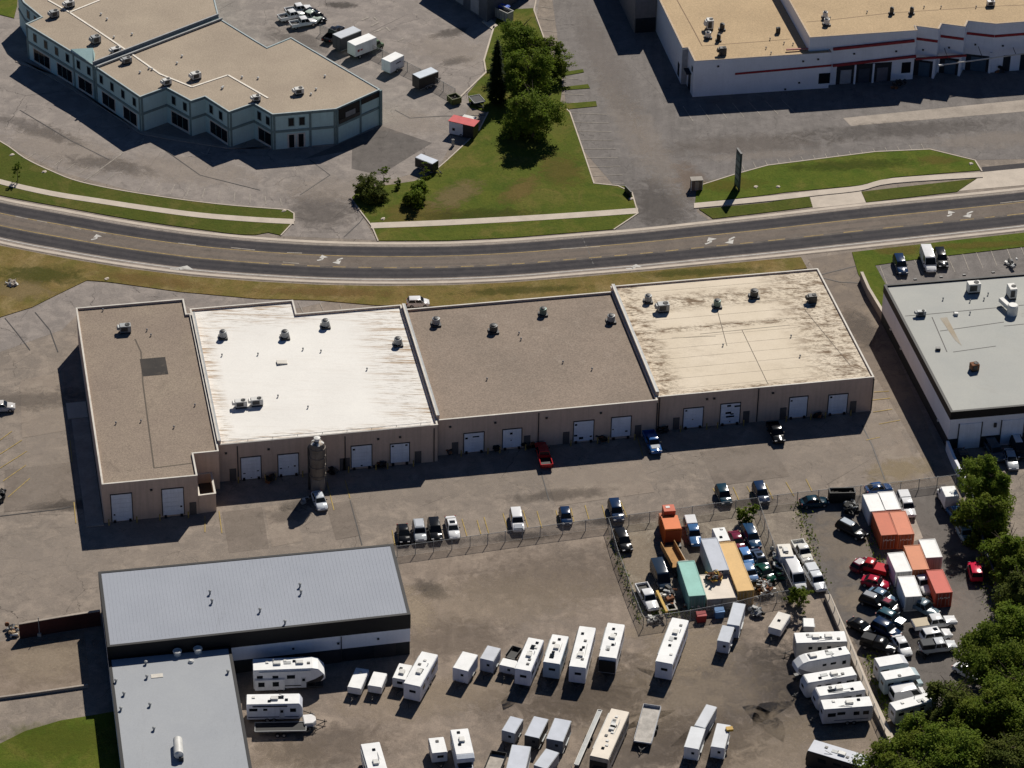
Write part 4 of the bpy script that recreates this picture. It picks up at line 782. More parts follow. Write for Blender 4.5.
def proto(style):
    if style in _pc: return _pc[style]
    c = STY[style]; bx0, bx1, bw, bz = c['base']; tx0, tx1, tw, tz = c['top']; parts = []
    body = MB(); body.loft([car_ring(*s) for s in c['st']])
    b = [(bx0, -bw, bz), (bx1, -bw, bz), (bx1, bw, bz), (bx0, bw, bz)]; t = [(tx0, -tw, tz), (tx1, -tw, tz), (tx1, tw, tz), (tx0, tw, tz)]
    mid = lambda f: [tuple(Vector(p).lerp(Vector(q), f)) for p, q in zip(b, t)]
    dome = [(x * .9 + (tx0 + tx1) * .05, y * .86, tz + .035) for x, y, _ in t]
    body.loft([b, mid(.9), t, dome])
    if c.get('bed'):
        body.box((-1.8, .9, .8), (2.1, .12, .62)).box((-1.8, -.9, .8), (2.1, .12, .62)).box((-2.8, 0, .8), (.1, 1.9, .6)).box((-1.8, 0, .62), (2.1, 1.8, .1))
    parts.append(('body', body.mesh('body', PAINT, smooth=38, bevel=0), None, True))
    def g(name, q, off=.012, sh=.1): m = MB(); pane(m, q, off, sh); parts.append((name, m.mesh(name, GLASS, fix=True), None, False))
    m8 = mid(.88); m1 = mid(.06)
    g('windshield', [m1[1], m1[2], m8[2], m8[1]], .02, .07); 
    g('rear_window', [m1[3], m1[0], m8[0], m8[3]], .02, .1)
    if style == 'van':
        L1 = lambda p, q, f: tuple(Vector(p).lerp(Vector(q), f))
        for s in (0, 1):
            i, j = (0, 1) if s == 0 else (3, 2)
            q = [L1(m1[i], m1[j], .68), L1(m1[i], m1[j], .96), L1(m8[i], m8[j], .97), L1(m8[i], m8[j], .68)]
            g('side_window', q if s == 0 else q[::-1])
    else:
        for s in (0, 1):
            i, j = (0, 1) if s == 0 else (3, 2); L1 = lambda p, q, f: tuple(Vector(p).lerp(Vector(q), f))
            for f0, f1 in ((.03, .5), (.52, .97)):
                q = [L1(m1[i], m1[j], f0), L1(m1[i], m1[j], f1), L1(m8[i], m8[j], f1), L1(m8[i], m8[j], f0)]
                g('side_window', q if s == 0 else q[::-1], .012, .05)
    hl = c['L'] / 2; wz = .34 if style not in ('pickup', 'van') else .39; x_ = hl - .85 if not c.get('bed') else hl - .95; y_ = c['st'][len(c['st']) // 2][1] - .1
    ty = MB(); ty.tube((0, -.11, 0), (0, .11, 0), wz, n=14); ty = ty.mesh('tyre', RUBBER); rm = MB(); rm.tube((0, -.125, 0), (0, .125, 0), wz * .6, n=10); rm = rm.mesh('rim', RIMM)
    for x in (-x_, x_):
        for y in (-y_, y_): parts.append(('wheel', ty, (x, y, wz), False)); parts.append(('rim', rm, 'sub', False))
    fx = c['st'][-2][0]; fz = c['st'][-2][3]; fw_ = c['st'][-2][1]
    hm = MB().box((0, 0, 0), (.12, .34, .13)).mesh('headlight', LAMPW); tm = MB().box((0, 0, 0), (.1, .2, .26)).mesh('tail_light', LAMPR)
    for y in (-1, 1):
        parts.append(('headlight', hm, (fx + .03, y * (fw_ - .22), fz - .08), False))
        rx = -2.83 if c.get('bed') else c['st'][1][0] - .01; parts.append(('tail_light', tm, (rx, y * .72, .82), False))
        parts.append(('mirror', MB().box((0, 0, 0), (.12, .2, .14)).mesh('mirror', BLACK), (bx1 - .45, y * (bw + .14), bz + .1), False))
    _pc[style] = parts; return parts
def link(name, me, parent, loc=None, color=None):
    o = bpy.data.objects.new(name, me); COL.objects.link(o); o.parent = parent
    if loc: o.location = loc
    if color: o.color = (*color, 1)
    return o
def car(style, rx, ry, fx, fy, color, label, group=None, cat=None, name=None, z=.7, len_=True, extra=None, tint=None):
    """rear and front end of the vehicle as surveyed"""
    a, b = G(rx, ry, z), G(fx, fy, z); c = (a + b) / 2; rz = math.atan2(b.y - a.y, b.x - a.x)
    nm = name or {'sedan': 'parked_car', 'hatch': 'parked_car', 'suv': 'parked_car', 'van': 'delivery_van', 'pickup': 'pickup_truck'}[style]
    o = thing(nm, label, cat or {'van': 'van', 'pickup': 'pickup truck'}.get(style, 'car'), (c.x, c.y, .05 if True else 0), rz, group)
    L = (b - a).length; k = L / STY[style]['L']; k = min(max(k, .9), 1.12); o.scale = (k, 1, 1)
    wheel = None
    for pn, me, loc, own in proto(style):
        if loc == 'sub': link(pn, me, wheel); continue
        q = link(pn, me, o, loc, color if own else None)
        if pn == 'wheel': wheel = q
    if extra == 'cover':
        MB().box((-1.8, 0, 1.13), (2.02, 1.86, .08)).build('bed_cover', PAINT, o, bevel=.02).color = (*(tint or (.5, .42, .3)), 1)
    if extra == 'cap':
        MB().add([(-2.82, -.93, 1.1), (-.78, -.93, 1.1), (-.78, .93, 1.1), (-2.82, .93, 1.1), (-2.75, -.78, 1.78), (-.8, -.78, 1.78), (-.8, .78, 1.78), (-2.75, .78, 1.78)], [(3, 2, 1, 0), (4, 5, 6, 7), (0, 1, 5, 4), (1, 2, 6, 5), (2, 3, 7, 6), (3, 0, 4, 7)]).build('bed_canopy', PAINT, o, bevel=.05).color = (*(tint or color), 1)
        for y in (-1, 1): MB().box((-1.8, y * .875, 1.46), (1.5, .05, .36), rx=y * .21).build('side_window', GLASS, o)
    if extra == 'bed_dark': MB().box((-1.8, 0, .7), (2.0, 1.66, .08)).build('bed_liner', BLACK, o)
    if extra == 'roof': 
        c_ = STY[style]; MB().box(((c_['top'][0] + c_['top'][1]) / 2, 0, c_['top'][3] + .05), ((c_['top'][1] - c_['top'][0]) * .8, c_['top'][2] * 1.5, .04)).build('roof_panel', PAINT, o, bevel=.01).color = (*tint, 1)
    if extra == 'sunroof': c_ = STY[style]; MB().box((c_['top'][1] - .55, 0, c_['top'][3] + .045), (.6, .8, .03)).build('sunroof', GLASS, o)
    if extra == 'hood': MB().box((1.75, 0, STY[style]['st'][-3][3] + .05), (.9, 1.3, .06), ry=.08).build('bonnet', PAINT, o, bevel=.02).color = (*tint, 1)
    return o
def quad(q, H):
    P = [G(x, y, H) for x, y in q]; a, b = (P[0] + P[1]) / 2, (P[3] + P[2]) / 2; d = b - a
    Wd = ((P[1] - P[0]).length + (P[2] - P[3]).length) / 2
    # width measured square to the long axis
    t = d.normalized(); n = Vector((-t.y, t.x, 0)); Wd = (abs((P[1] - P[0]).dot(n)) + abs((P[2] - P[3]).dot(n))) / 2
    return (a + b) / 2, d.length, Wd, math.atan2(d.y, d.x)
def wheels(o, xs, y, r=.36, w=.24):
    for x in xs:
        for s in (-1, 1):
            t = MB(); t.tube((x, s * y - w / 2, r), (x, s * y + w / 2, r), r, n=14); t = t.build('wheel', RUBBER, o)
            m = MB(); m.tube((x, s * y - w / 2 - .015, r), (x, s * y + w / 2 + .015, r), r * .55, n=10); m.build('rim', RIMM, t)
def hitch(o, x, n=1, m=None):
    q = MB(); q.tube((x, -.7, .5), (x + 1.25, 0, .5), .06, n=6).tube((x, .7, .5), (x + 1.25, 0, .5), .06, n=6).tube((x + 1.25, 0, .5), (x + 1.5, 0, .5), .07, n=6).tube((x + 1.2, 0, 0), (x + 1.2, 0, .85), .05, n=6)
    q.build('hitch', m or METALD, o)
W_ = (.80, .80, .78)
def rv(kind, q, H, label, group, body=(.72, .72, .72), roof=W_, stripe=None, name='travel_trailer', cat='camper trailer', win=None, flip=False, ac=1, front_window=True, seed=0, vents_=3, Wmax=2.6, side_windows=True, tongue=True, slide=None, cover=False):
    c, L, Wd, rz = quad(q, H); Wd = min(max(Wd, 1.9), Wmax)
    if flip: rz += math.pi
    rnd = random.Random(hash(label) % 1000 if False else sum(map(ord, label)) + seed)
    o = thing(name, label, cat, (c.x, c.y, .02), rz, group); l = L / 2; zc = .5
    P = {'travel': [(-l, zc), (l - .25, zc), (l + .15, zc + .55), (l + .12, H - .75), (l - .25, H), (-l, H)],
         'flat': [(-l, zc), (l, zc), (l, H), (-l, H)],
         'fifth': [(-l, zc), (l - 2.7, zc), (l - 2.35, 1.25), (l - .5, 1.45), (l + .1, 1.9), (l - .0, 2.6), (l - .8, H - .2), (l - 1.6, H), (-l, H)],
         'classc': [(-l, zc), (l, zc), (l, 2.05), (l + .9, 2.15), (l + .85, 2.75), (l + .2, H), (-l, H)],
         'bus': [(-l, .4), (l + .05, .4), (l + .15, 1.5), (l, H), (-l, H)]}[kind]
    m = MB(); n = len(P); hw = Wd / 2
    m.add([(x, -hw, z) for x, z in P] + [(x, hw, z) for x, z in P], [tuple(range(n)), tuple(range(2 * n - 1, n - 1, -1))] + [(i, n + i, n + (i + 1) % n, (i + 1) % n) for i in range(n)])
    b_ = m.build('body', PANEL, o, bevel=.07); b_.color = (*body, 1)
    fr = {'travel': l - .3, 'fifth': l - 1.6, 'classc': l + .1}.get(kind, l - .04)
    r_ = MB().box(((fr - l + .04) / 2, 0, H + .01), (fr + l - .04, Wd - .1, .06)).build('roof', ROOFW, o, bevel=.02); r_.color = (*roof, 1)
    if kind == 'fifth':
        s = MB(); s.add([(l - 1.6, -hw + .06, H + .03), (l - 1.6, hw - .06, H + .03), (l - .82, hw - .08, H - .17), (l - .82, -hw + .08, H - .17), (l - .05, -hw + .1, 2.66), (l - .05, hw - .1, 2.66)], [(0, 1, 2, 3), (3, 2, 5, 4)])
        s.build('front_cap', ROOFW, o).color = (*roof, 1)
    MB().box((0, 0, .4), (2 * l - .4, Wd - .5, .2)).build('chassis', METALD, o)
    if kind in ('classc',):
        wheels(o, (-l + 1.6, l + .6), hw - .2)
        cb = MB(); cb.loft([[(x, y, z) for y, z in ((-w_, .5), (-w_, zt), (w_, zt), (w_, .5))] for x, w_, zt in ((l - .1, hw - .15, 1.25), (l + .9, hw - .2, 1.2), (l + 1.6, hw - .35, 1.0), (l + 1.75, hw - .5, .8))]); cb.build('cab', PAINT, o, bevel=.05).color = (*body, 1)
        MB().add([(l - .02, -hw + .2, 1.2), (l - .02, hw - .2, 1.2), (l + .85, hw - .3, 1.2), (l + .85, -hw + .3, 1.2), (l - .02, -hw + .25, 2.06), (l - .02, hw - .25, 2.06), (l + .35, hw - .4, 2.06), (l + .35, -hw + .4, 2.06)], [(3, 2, 1, 0), (4, 5, 6, 7), (0, 1, 5, 4), (1, 2, 6, 5), (2, 3, 7, 6), (3, 0, 4, 7)]).build('windshield', GLASS, o)
    elif kind == 'bus':
        wheels(o, (-l + 2.2, l - 1.8), hw - .12, .45)
        MB().box((l + .12, 0, 1.95), (.07, Wd - .2, 1.3), ry=-.09).build('windshield', GLASS, o)
    else:
        ax = -.5 if kind != 'fifth' else -1.2
        wheels(o, ((ax - .45, ax + .45) if L > 5 else (ax + .2,)), hw - .1)
        if tongue and kind != 'fifth': hitch(o, l)
        if kind == 'fifth': MB().box((l - 1.2, .7, .75), (.12, .12, 1.4)).build('landing_leg', METALD, o); MB().box((l - 1.2, -.7, .75), (.12, .12, 1.4)).build('landing_leg', METALD, o)
    zw = zc + (H - zc) * .6
    if side_windows:
        for s in (-1, 1):
            x = -l + .9; k = 0; end = l - (2.6 if kind == 'fifth' else 1.0); door = rnd.randint(1, 3)
            while x < end and k < 9:
                if k == door and s == -1:
                    MB().box((x + .1, s * (hw + .012), zc + .95), (.7, .05, 1.8)).build('door', PANEL, o, bevel=.01).color = (*[v * .8 for v in body], 1)
                    MB().box((x + .1, s * (hw + .045), zc + 1.4), (.4, .03, .45)).build('window', GLASS, o)
                else:
                    w_ = rnd.choice((.55, .8, 1.1)); hh = rnd.choice((.45, .6, .35)); MB().box((x, s * (hw + .015), zw + (.15 if hh < .5 else 0)), (w_, .05, hh)).build('window', GLASS, o, bevel=.01)
                x += rnd.choice((1.3, 1.6, 2.1)); k += 1
    if front_window:
        xf = {'travel': l + .135, 'flat': l + .01, 'bus': None, 'classc': None, 'fifth': None}[kind]
        if xf: MB().box((xf, .1, zw), (.05, min(.9, Wd * .4), .4)).build('front_window', GLASS, o)
        MB().box((-l - .01, -.1, zw), (.05, .8, .45)).build('rear_window', GLASS, o)
    if kind == 'bus': MB().box((l + .125, 0, .85), (.06, Wd - .3, .7)).build('grille', METALD, o)
    if stripe:
        for s in (-1, 1):
            MB().box((-.1 if kind != 'fifth' else -.9, s * (hw + .012), zc + .45), (2 * l - (.6 if kind != 'fifth' else 2.6), .03, .16)).build('stripe', PANEL, o).color = (*stripe, 1)
            if kind == 'fifth':
                z = MB(); z.add([(l - 3.1, s * (hw + .02), .55), (l - 2.75, s * (hw + .02), 1.35), (l - 1.3, s * (hw + .02), 1.95), (l - .15, s * (hw + .02), 2.7), (l - .1, s * (hw + .02), 2.2), (l - .55, s * (hw + .02), 1.5), (l - 2.3, s * (hw + .02), 1.27), (l - 2.72, s * (hw + .02), .55)], [tuple(range(8)) if s < 0 else tuple(range(7, -1, -1))]); z.build('swoosh', PANEL, o, fix=False).color = (*stripe, 1)
    for i in range(ac): MB().box((rnd.uniform(-.2, .25) * L, 0, H + .18), (1.0, .75, .28)).build('roof_air_conditioner', UNITW, o, bevel=.06)
    for i in range(vents_):
        x = (-.38 + .76 * (i + rnd.random() * .6) / max(1, vents_)) * L; x = min(x, fr - .5)
        MB().box((x, rnd.uniform(-.55, .55), H + .09), (.42, .42, .12)).build('roof_vent', rnd.choice((METALD, UNITW, GLASS)), o, bevel=.03)
    if kind in ('flat', 'travel', 'fifth', 'bus') and L > 5.5:
        ar = MB(); ar.tube((-l + .8, -hw - .1, H - .28), (l - 1.9, -hw - .1, H - .28), .09, n=7); ar.build('awning_roll', rnd.choice((UNITW, METALD, METAL)), o)
        MB().box((rnd.uniform(-.3, .3) * L, rnd.uniform(-.3, .3), H + .07), (1.0, .6, .07)).build('skylight', GLASS if rnd.random() < .4 else METAL, o, bevel=.02)
        MB().tube((rnd.uniform(-.3, .3) * L, .6, H), (rnd.uniform(-.3, .3) * L, .6, H + .35), .05, n=6).build('antenna', UNITW, o)
        ld = MB(); [ld.tube((-l - .08, .55 + d, .9), (-l - .08, .55 + d, H), .02, n=5) for d in (0, .35)]; [ld.tube((-l - .08, .55, 1.1 + i * .35), (-l - .08, .9, 1.1 + i * .35), .02, n=5) for i in range(int((H - 1.1) / .35))]; ld.build('ladder', METAL, o)
        if not stripe and kind != 'bus':
            dc = rnd.choice(((.25, .27, .32), (.12, .14, .2), (.4, .33, .25)))
            for s in (-1, 1): MB().box((rnd.uniform(-.1, .1) * L, s * (hw + .01), zc + .5), (L * rnd.uniform(.4, .8), .025, .12)).build('decal', PANEL, o).color = (*dc, 1)
    if slide: MB().box((slide[0] * L, -hw - .18, zc + .95), (slide[1] * L, .4, 1.75)).build('slide_out', PANEL, o, bevel=.03).color = (*body, 1)
    if slide:
        for d in (-.28, .2): MB().box((slide[0] * L + d * slide[1] * L, -hw - .39, zc + 1.1), (.85, .05, .75)).build('window', GLASS, o)
    if cover: MB().box((l + .17, 0, 1.75), (.1, Wd - .1, H - 1.2)).build('front_cover', BLACK, o, bevel=.04)
    return o
def cargo(q, H, label, group, body, roof=None, flip=False, name='cargo_trailer', cat='trailer', zc=.42, Wmax=2.5, vnose=False, win=True, tongue=True, logo=False):
    c, L, Wd, rz = quad(q, H); Wd = min(max(Wd, 1.5), Wmax)
    if flip: rz += math.pi
    o = thing(name, label, cat, (c.x, c.y, .02), rz, group); l, hw = L / 2, Wd / 2
    fp = [(-l, -hw), (l - (.5 if vnose else 0), -hw), (l, -hw * .45), (l, hw * .45), (l - (.5 if vnose else 0), hw), (-l, hw)] if vnose else [(-l, -hw), (l, -hw), (l, hw), (-l, hw)]
    MB().prism(fp, zc, H - .03).build('body', PANEL, o, bevel=.03).color = (*body, 1)
    MB().prism(inset(fp, .04), H - .04, H + .02).build('roof', ROOFW, o, bevel=.01).color = (*(roof or body), 1)
    t = MB()
    for s in (-1, 1): t.box((0, s * (hw + .01), zc + .06), (L - .02, .05, .12)).box((0, s * (hw + .01), H - .08), (L - .02, .05, .1))
    t.build('trim_rail', METAL, o)
    for s in (-1, 1): MB().box((-l - .015, s * hw * .48, zc + (H - zc) / 2), (.05, hw * .9, H - zc - .15)).build('rear_door', PANEL, o, bevel=.01).color = (*[v * .9 for v in body], 1)
    wheels(o, (-.45, .4) if L > 4 else (-.1,), hw - .06, .33)
    for s in (-1, 1): MB().box((-.02, s * (hw + .06), .74), (1.7 if L > 4 else .85, .2, .07)).build('fender', METAL, o)
    if tongue: hitch(o, l)
    if win: MB().box((l + .012, hw * .25, zc + (H - zc) * .6), (.05, .4, .36)).build('front_hatch', GLASS, o)
    if logo:
        for s in (-1, 1):
            k = MB(); [k.box((-.3 + i * .28, s * (hw + .02), zc + (H - zc) * .62 + .05 * (i % 2)), (.2, .03, .18), ry=.3) for i in range(5)]; k.build('lettering', BLACK, o)
    return o
def container(q, H, label, group, col, flip=False, name='shipping_container', logo=False, end_marks=False):
    c, L, Wd, rz = quad(q, H); Wd = 2.44 if 1.9 < Wd < 3.2 else Wd
    if flip: rz += math.pi
    o = thing(name, label, 'container', (c.x, c.y, .02), rz, group); l, hw = L / 2, Wd / 2
    N = max(8, int(L / .28)); m = MB()
    for s in (-1, 1):
        vs = []
        for i in range(N + 1):
            x = -l + .1 + (L - .2) * i / N; y = s * (hw - (.01 if i % 4 in (0, 1) else .06)); vs += [(x, y, .12), (x, y, H - .1)]
        m.add(vs, [(2 * i, 2 * i + 2, 2 * i + 3, 2 * i + 1) for i in range(N)])
    m.box((0, 0, H - .07), (L - .1, Wd - .1, .06))
    m.box((-l + .06, 0, H / 2), (.06, Wd - .2, H - .2))
    m.build('shell', CAMO, o, fix=False).color = (*col, 1)
    f = MB()
    for x in (-l + .08, l - .08):
        for y in (-hw + .08, hw - .08): f.box((x, y, H / 2), (.16, .16, H))
    for z in (.08, H - .06):
        for y in (-hw + .06, hw - .06): f.box((0, y, z), (L - .3, .12, .12))
        for x in (-l + .06, l - .06): f.box((x, 0, z), (.12, Wd - .3, .12))
    f.build('frame', CAMO, o).color = (*[v * .85 for v in col], 1)
    for s in (-1, 1):
        d = MB().box((l - .04, s * hw * .46, H / 2), (.06, hw * .88, H - .3)).build('door', CAMO, o, bevel=.01); d.color = (*[v * .5 for v in col], 1)
        for k in (.25, .65): MB().tube((l + .01, s * hw * k, .2), (l + .01, s * hw * k, H - .2), .025, n=5).build('lock_rod', METAL, d)
    if end_marks:
        e = MB(); [e.box((l + .02, -.75 + i * .3, H * .62 + (i % 2) * .1), (.02, .16, .2), rx=.3 * i) for i in range(6)]; e.build('marking', UNITW, o)
    return o
def flatbed(q, H, label, group, deck, rails=METALD, name='flatbed_trailer', side=0, flip=False, sides=.0, load=None):
    c, L, Wd, rz = quad(q, H)
    if flip: rz += math.pi
    o = thing(name, label, 'trailer', (c.x, c.y, .02), rz, group); l, hw = L / 2, Wd / 2
    MB().box((0, 0, H - .06), (L, Wd, .12)).build('deck', deck, o)
    r = MB()
    for s in (-1, 1): r.box((0, s * hw, H), (L + .04, .08, .2))
    for x in (-l, l): r.box((x, 0, H), (.08, Wd - .1, .2))
    r.build('rail', rails, o)
    if sides:
        for s in (-1, 1): MB().box((0, s * (hw - .02), H + sides / 2), (L - .1, .05, sides)).build('side_panel', rails if side == 0 or s == side else deck, o)
        MB().box((-l + .03, 0, H + sides / 2), (.05, Wd - .12, sides)).build('tailgate', rails, o)
    wheels(o, (-.4, .45) if L > 4 else (0,), hw + .12, .33); hitch(o, l); return o
# ------------------------------------------------------------------ vehicles and yard objects where they stand
GWAL = 'vehicles parked in the bays along the chain link fence'
NAVY, BLK, GRY, SIL, WHT = (.010, .028, .075), (.010, .011, .013), (.10, .11, .12), (.38, .40, .42), (.72, .72, .72)
TEALC, REDC, MAR, BLU = (.010, .038, .06), (.40, .02, .025), (.12, .012, .03), (.02, .07, .20)
car('sedan', 402, 525, 405, 542, BLK, 'black saloon leftmost in the fence bays above the ribbed roof', GWAL)
car('suv', 418, 523, 421, 541, SIL, 'silver topped estate car between two black cars by the fence', GWAL, extra='roof', tint=(.5, .52, .55))
car('suv', 433, 521, 437, 540, BLK, 'boxy black car between the silver estate and the white saloon', GWAL)
car('sedan', 450, 517, 455, 538, WHT, 'white saloon with sunroof at the end of the row of four by the fence', GWAL, extra='sunroof')
car('suv', 515, 511, 519, 531, WHT, 'white car with grey bonnet standing alone mid fence', GWAL, extra='hood', tint=(.35, .37, .4))
car('hatch', 564, 509, 567, 524, NAVY, 'small dark hatchback alone beside the fence, right of the white car', GWAL)
car('suv', 613, 502, 619, 521, NAVY, 'navy estate beside the top left corner of the junk yard', GWAL)
car('suv', 720, 488, 727, 504, TEALC, 'dark green blue car in a fence bay left of the shrub', GWAL)
car('suv', 757, 485, 765, 503, NAVY, 'navy car in a fence bay right of the shrub', GWAL)
car('sedan', 800, 503, 828, 500, TEALC, 'dark teal saloon parked lengthwise in front of the fence corner', GWAL)
car('sedan', 868, 490, 889, 487, BLU, 'blue saloon behind the fence, above the two white containers', GWAL)
GD = 'vehicles in front of the warehouse doors'
car('sedan', 316, 492, 323, 509, (.55, .58, .62), 'pale silver saloon parked at the foot of the silo', GD)
car('pickup', 547, 467, 540, 443, REDC, 'red pickup half in shadow beside the tan wall', GD, extra='bed_dark')
car('pickup', 648, 432, 657, 453, (.04, .13, .34), 'blue pickup with silver bonnet in the warehouse shadow', GD, extra='hood', tint=(.45, .47, .5))
car('pickup', 772, 424, 780, 442, BLK, 'black pickup in the shadow near the right end of the warehouse', GD, extra='bed_dark')
car('hatch', 408, 302.5, 428, 302, WHT, 'white car peeping out behind the warehouse roof near the middle', None)
car('sedan', -8, 407, 11, 406, (.5, .48, .46), 'pale car cut by the left edge of the photo beside the warehouse', None)
GR_ = 'vehicles in the car park beside the workshop'
car('suv', 897, 256, 904, 275, NAVY, 'navy car leftmost beside the grass verge on the right', GR_)
car('van', 924, 246, 933, 272, WHT, 'tall white van parked at the grass verge on the right', GR_, z=1.2)
car('suv', 938, 250, 944, 268, BLK, 'black car right next to the tall white van', GR_)
GF_ = 'cars on the workshop forecourt'
car('suv', 988, 441, 1001, 461, (.06, .08, .10), 'dark grey estate on the workshop forecourt behind the tree top', GF_)
car('sedan', 1008, 449, 1014, 469, SIL, 'silver saloon facing us on the workshop forecourt', GF_)
car('suv', 1014, 438, 1023, 458, BLK, 'black car with white roof on the workshop forecourt', GF_, extra='roof', tint=WHT)
car('sedan', 959, 449, 968, 466, (.06, .06, .06), 'dark worn car nearest the pale low wall on the workshop forecourt', GF_)
car('van', 1016, 545, 1024, 566, WHT, 'white van at the right edge beyond the trees', None, z=1.2)
car('sedan', 1009, 540, 1016, 556, GRY, 'grey car beside the trees at the right edge', None)

# right-hand storage yard
GY = 'old cars lined up left of the containers'
car('pickup', 886, 571, 855, 563, REDC, 'red pickup with covered bed at the head of the line of old cars', GY, extra='cover', tint=(.5, .02, .03))
car('sedan', 862, 579, 889, 586, (.38, .015, .04), 'crimson saloon second in the line of old cars', GY)
car('hatch', 855, 569, 868, 560, MAR, 'dark red wreck with white patch jammed beside the red pickup', GY, extra='roof', tint=(.55, .5, .5))
car('sedan', 869, 590, 895, 602, (.12, .19, .27), 'steel blue saloon below the crimson one', GY)
car('suv', 866, 599, 882, 605, BLK, 'black car with grey roof below the steel blue saloon', GY, extra='roof', tint=(.3, .31, .33))
car('sedan', 878, 601, 900, 610, (.03, .025, .03), 'dark saloon with maroon roof below the steel blue saloon', GY, extra='roof', tint=(.25, .03, .06))
car('hatch', 878, 612, 903, 623, (.04, .10, .13), 'green blue hatchback with pale grey bonnet in the line of old cars', GY, extra='hood', tint=(.4, .47, .55))
car('suv', 873, 623, 899, 636, NAVY, 'long navy estate low in the line of old cars', GY)
car('sedan', 853, 622, 869, 631, BLK, 'black car close to the pale wall beside the old cars', GY)
car('pickup', 864, 641, 894, 650, (.015, .016, .018), 'black pickup with white cab and covered bed by the pale wall', GY, extra='cap', tint=(.012, .013, .014))
car('sedan', 896, 636, 908, 655, WHT, 'white saloon pointing down beside the black covered pickup', GY)
GW_ = 'pale trucks nose right below the red container'
car('pickup', 912, 626, 957, 620, (.70, .70, .70), 'long white pickup with tan bed cover below the red container', GW_, extra='cover')
car('suv', 921, 638, 951, 633, WHT, 'white estate with open black hatch between two pickups', GW_, extra='sunroof')
car('pickup', 920, 649, 956, 645, (.60, .62, .64), 'silver pickup with black bed canopy, lowest of the pale trucks', GW_, extra='cap', tint=(.03, .035, .04))
car('sedan', 957, 666, 977, 676, WHT, 'white saloon half hidden under the tree edge', None)
car('pickup', 902, 495, 911, 517, WHT, 'white crew cab pickup right of the white containers', None, extra='cap')
car('suv', 838, 523, 865, 537, BLK, 'black car with pale roof and white bonnet left of the white containers', None, extra='roof', tint=(.45, .5, .55))
car('pickup', 916, 574, 928, 592, WHT, 'white truck squeezed between white and red containers', None, extra='bed_dark')
car('pickup', 914, 603, 931, 612, (.12, .17, .20), 'grey blue pickup with timber behind the white container', None, extra='bed_dark')
car('pickup', 951, 507, 961, 521, (.05, .14, .30), 'blue pickup behind the white box truck by the right fence', None, extra='bed_dark')
car('suv', 961, 527, 969, 541, (.22, .34, .40), 'light blue car in deep shade beneath the right hand trees', None)
car('suv', 977, 580, 973, 563, (.55, .02, .06), 'bright red car at the edge of the tree shade by the dark fence', None)
# box truck
def boxtruck(q, H, label, col=W_, cabcol=W_, flip=False, logo=False, group=None):
    c, L, Wd, rz = quad(q, H); Wd = min(max(Wd, 2.1), 2.5)
    if flip: rz += math.pi
    o = thing('box_truck', label, 'truck', (c.x, c.y, .02), rz, group); l, hw = L / 2, Wd / 2
    MB().box((0, 0, (H + .8) / 2), (L, Wd, H - .8)).build('cargo_box', PANEL, o, bevel=.03).color = (*col, 1)
    MB().box((0, 0, H + .01), (L - .08, Wd - .08, .05)).build('roof', ROOFW, o).color = (*col, 1)
    MB().box((.6, 0, .68), (L + 1.6, .9, .22)).build('chassis', METALD, o)
    c_ = MB(); c_.loft([[(x, -w_, z0), (x, -w_ * .97, zm), (x, -w_ * .85, zt), (x, w_ * .85, zt), (x, w_ * .97, zm), (x, w_, z0)] for x, w_, z0, zm, zt in ((l + .1, 1.0, .5, 1.3, 2.15), (l + .9, 1.0, .5, 1.3, 2.1), (l + 1.35, .98, .5, 1.2, 1.28), (l + 2.0, .9, .5, 1.05, 1.12), (l + 2.15, .75, .6, .9, .95))]); c_.build('cab', PAINT, o, smooth=35).color = (*cabcol, 1)
    m = MB(); pane(m, [(l + .95, -.82, 2.05), (l + 1.34, -.92, 1.32), (l + 1.34, .92, 1.32), (l + .95, .82, 2.05)], .02, .06); m.build('windshield', GLASS, o)
    for s in (-1, 1): MB().box((l + .55, s * .97, 1.68), (.7, .06, .5), rx=-s * .14).build('side_window', GLASS, o)
    wheels(o, (-l + 1.2, l + 1.2), .95, .42)
    MB().box((-l - .02, 0, (H + .8) / 2), (.05, Wd - .2, H - 1.0)).build('rear_door', PANEL, o).color = (*[v * .85 for v in col], 1)
    if logo:
        for s in (-1, 1):
            k = MB(); k.box((-l + .8, s * (hw + .012), H * .6), (.5, .03, .45)); k.box((-l + 1.5, s * (hw + .012), H * .6), (.5, .03, .3)); k.build('emblem', RED, o)
    return o
boxtruck([(952.3, 485.8), (943, 487), (948, 497.5), (957, 496)], 2.9, 'white box truck behind the containers by the far right fence corner', flip=True)
# containers
GK = 'shipping containers in the right hand storage yard'
KW, KO, KR = (.84, .83, .80), (.58, .15, .055), (.55, .075, .04)
container([(863, 494.6), (878, 492.9), (885.6, 509.9), (870.4, 512)], 2.6, 'white container, rear left of the block of four', GK, KW)
container([(879.3, 492), (892, 491), (899.7, 509), (886.2, 510.2)], 2.6, 'white container, rear right of the block of four', GK, (.85,.84,.82))
container([(872.7, 512.8), (888, 511), (897.3, 534), (881.5, 536)], 2.6, 'deep orange container with marked doors, front left of the block of four', GK, (.52, .105, .035), end_marks=True)
container([(889.7, 512), (905, 510.3), (913.8, 533.6), (898.9, 535.4)], 2.6, 'lighter orange container, front right of the block of four', GK, (.60, .17, .075), end_marks=True)
container([(887, 553.5), (904, 551.2), (912, 570.5), (896, 573)], 2.6, 'white container left of the middle orange one', GK, KW)
container([(904, 545.8), (919.6, 544.4), (929, 568.6), (912.9, 570.6)], 2.6, 'orange container flanked by white ones in the middle of the yard', GK, (.60, .20, .08))
container([(920, 539.8), (933.7, 538.5), (940.8, 556.7), (927.8, 558.2)], 2.6, 'white container with teal doors right of the middle orange one', GK, (.85,.84,.81))
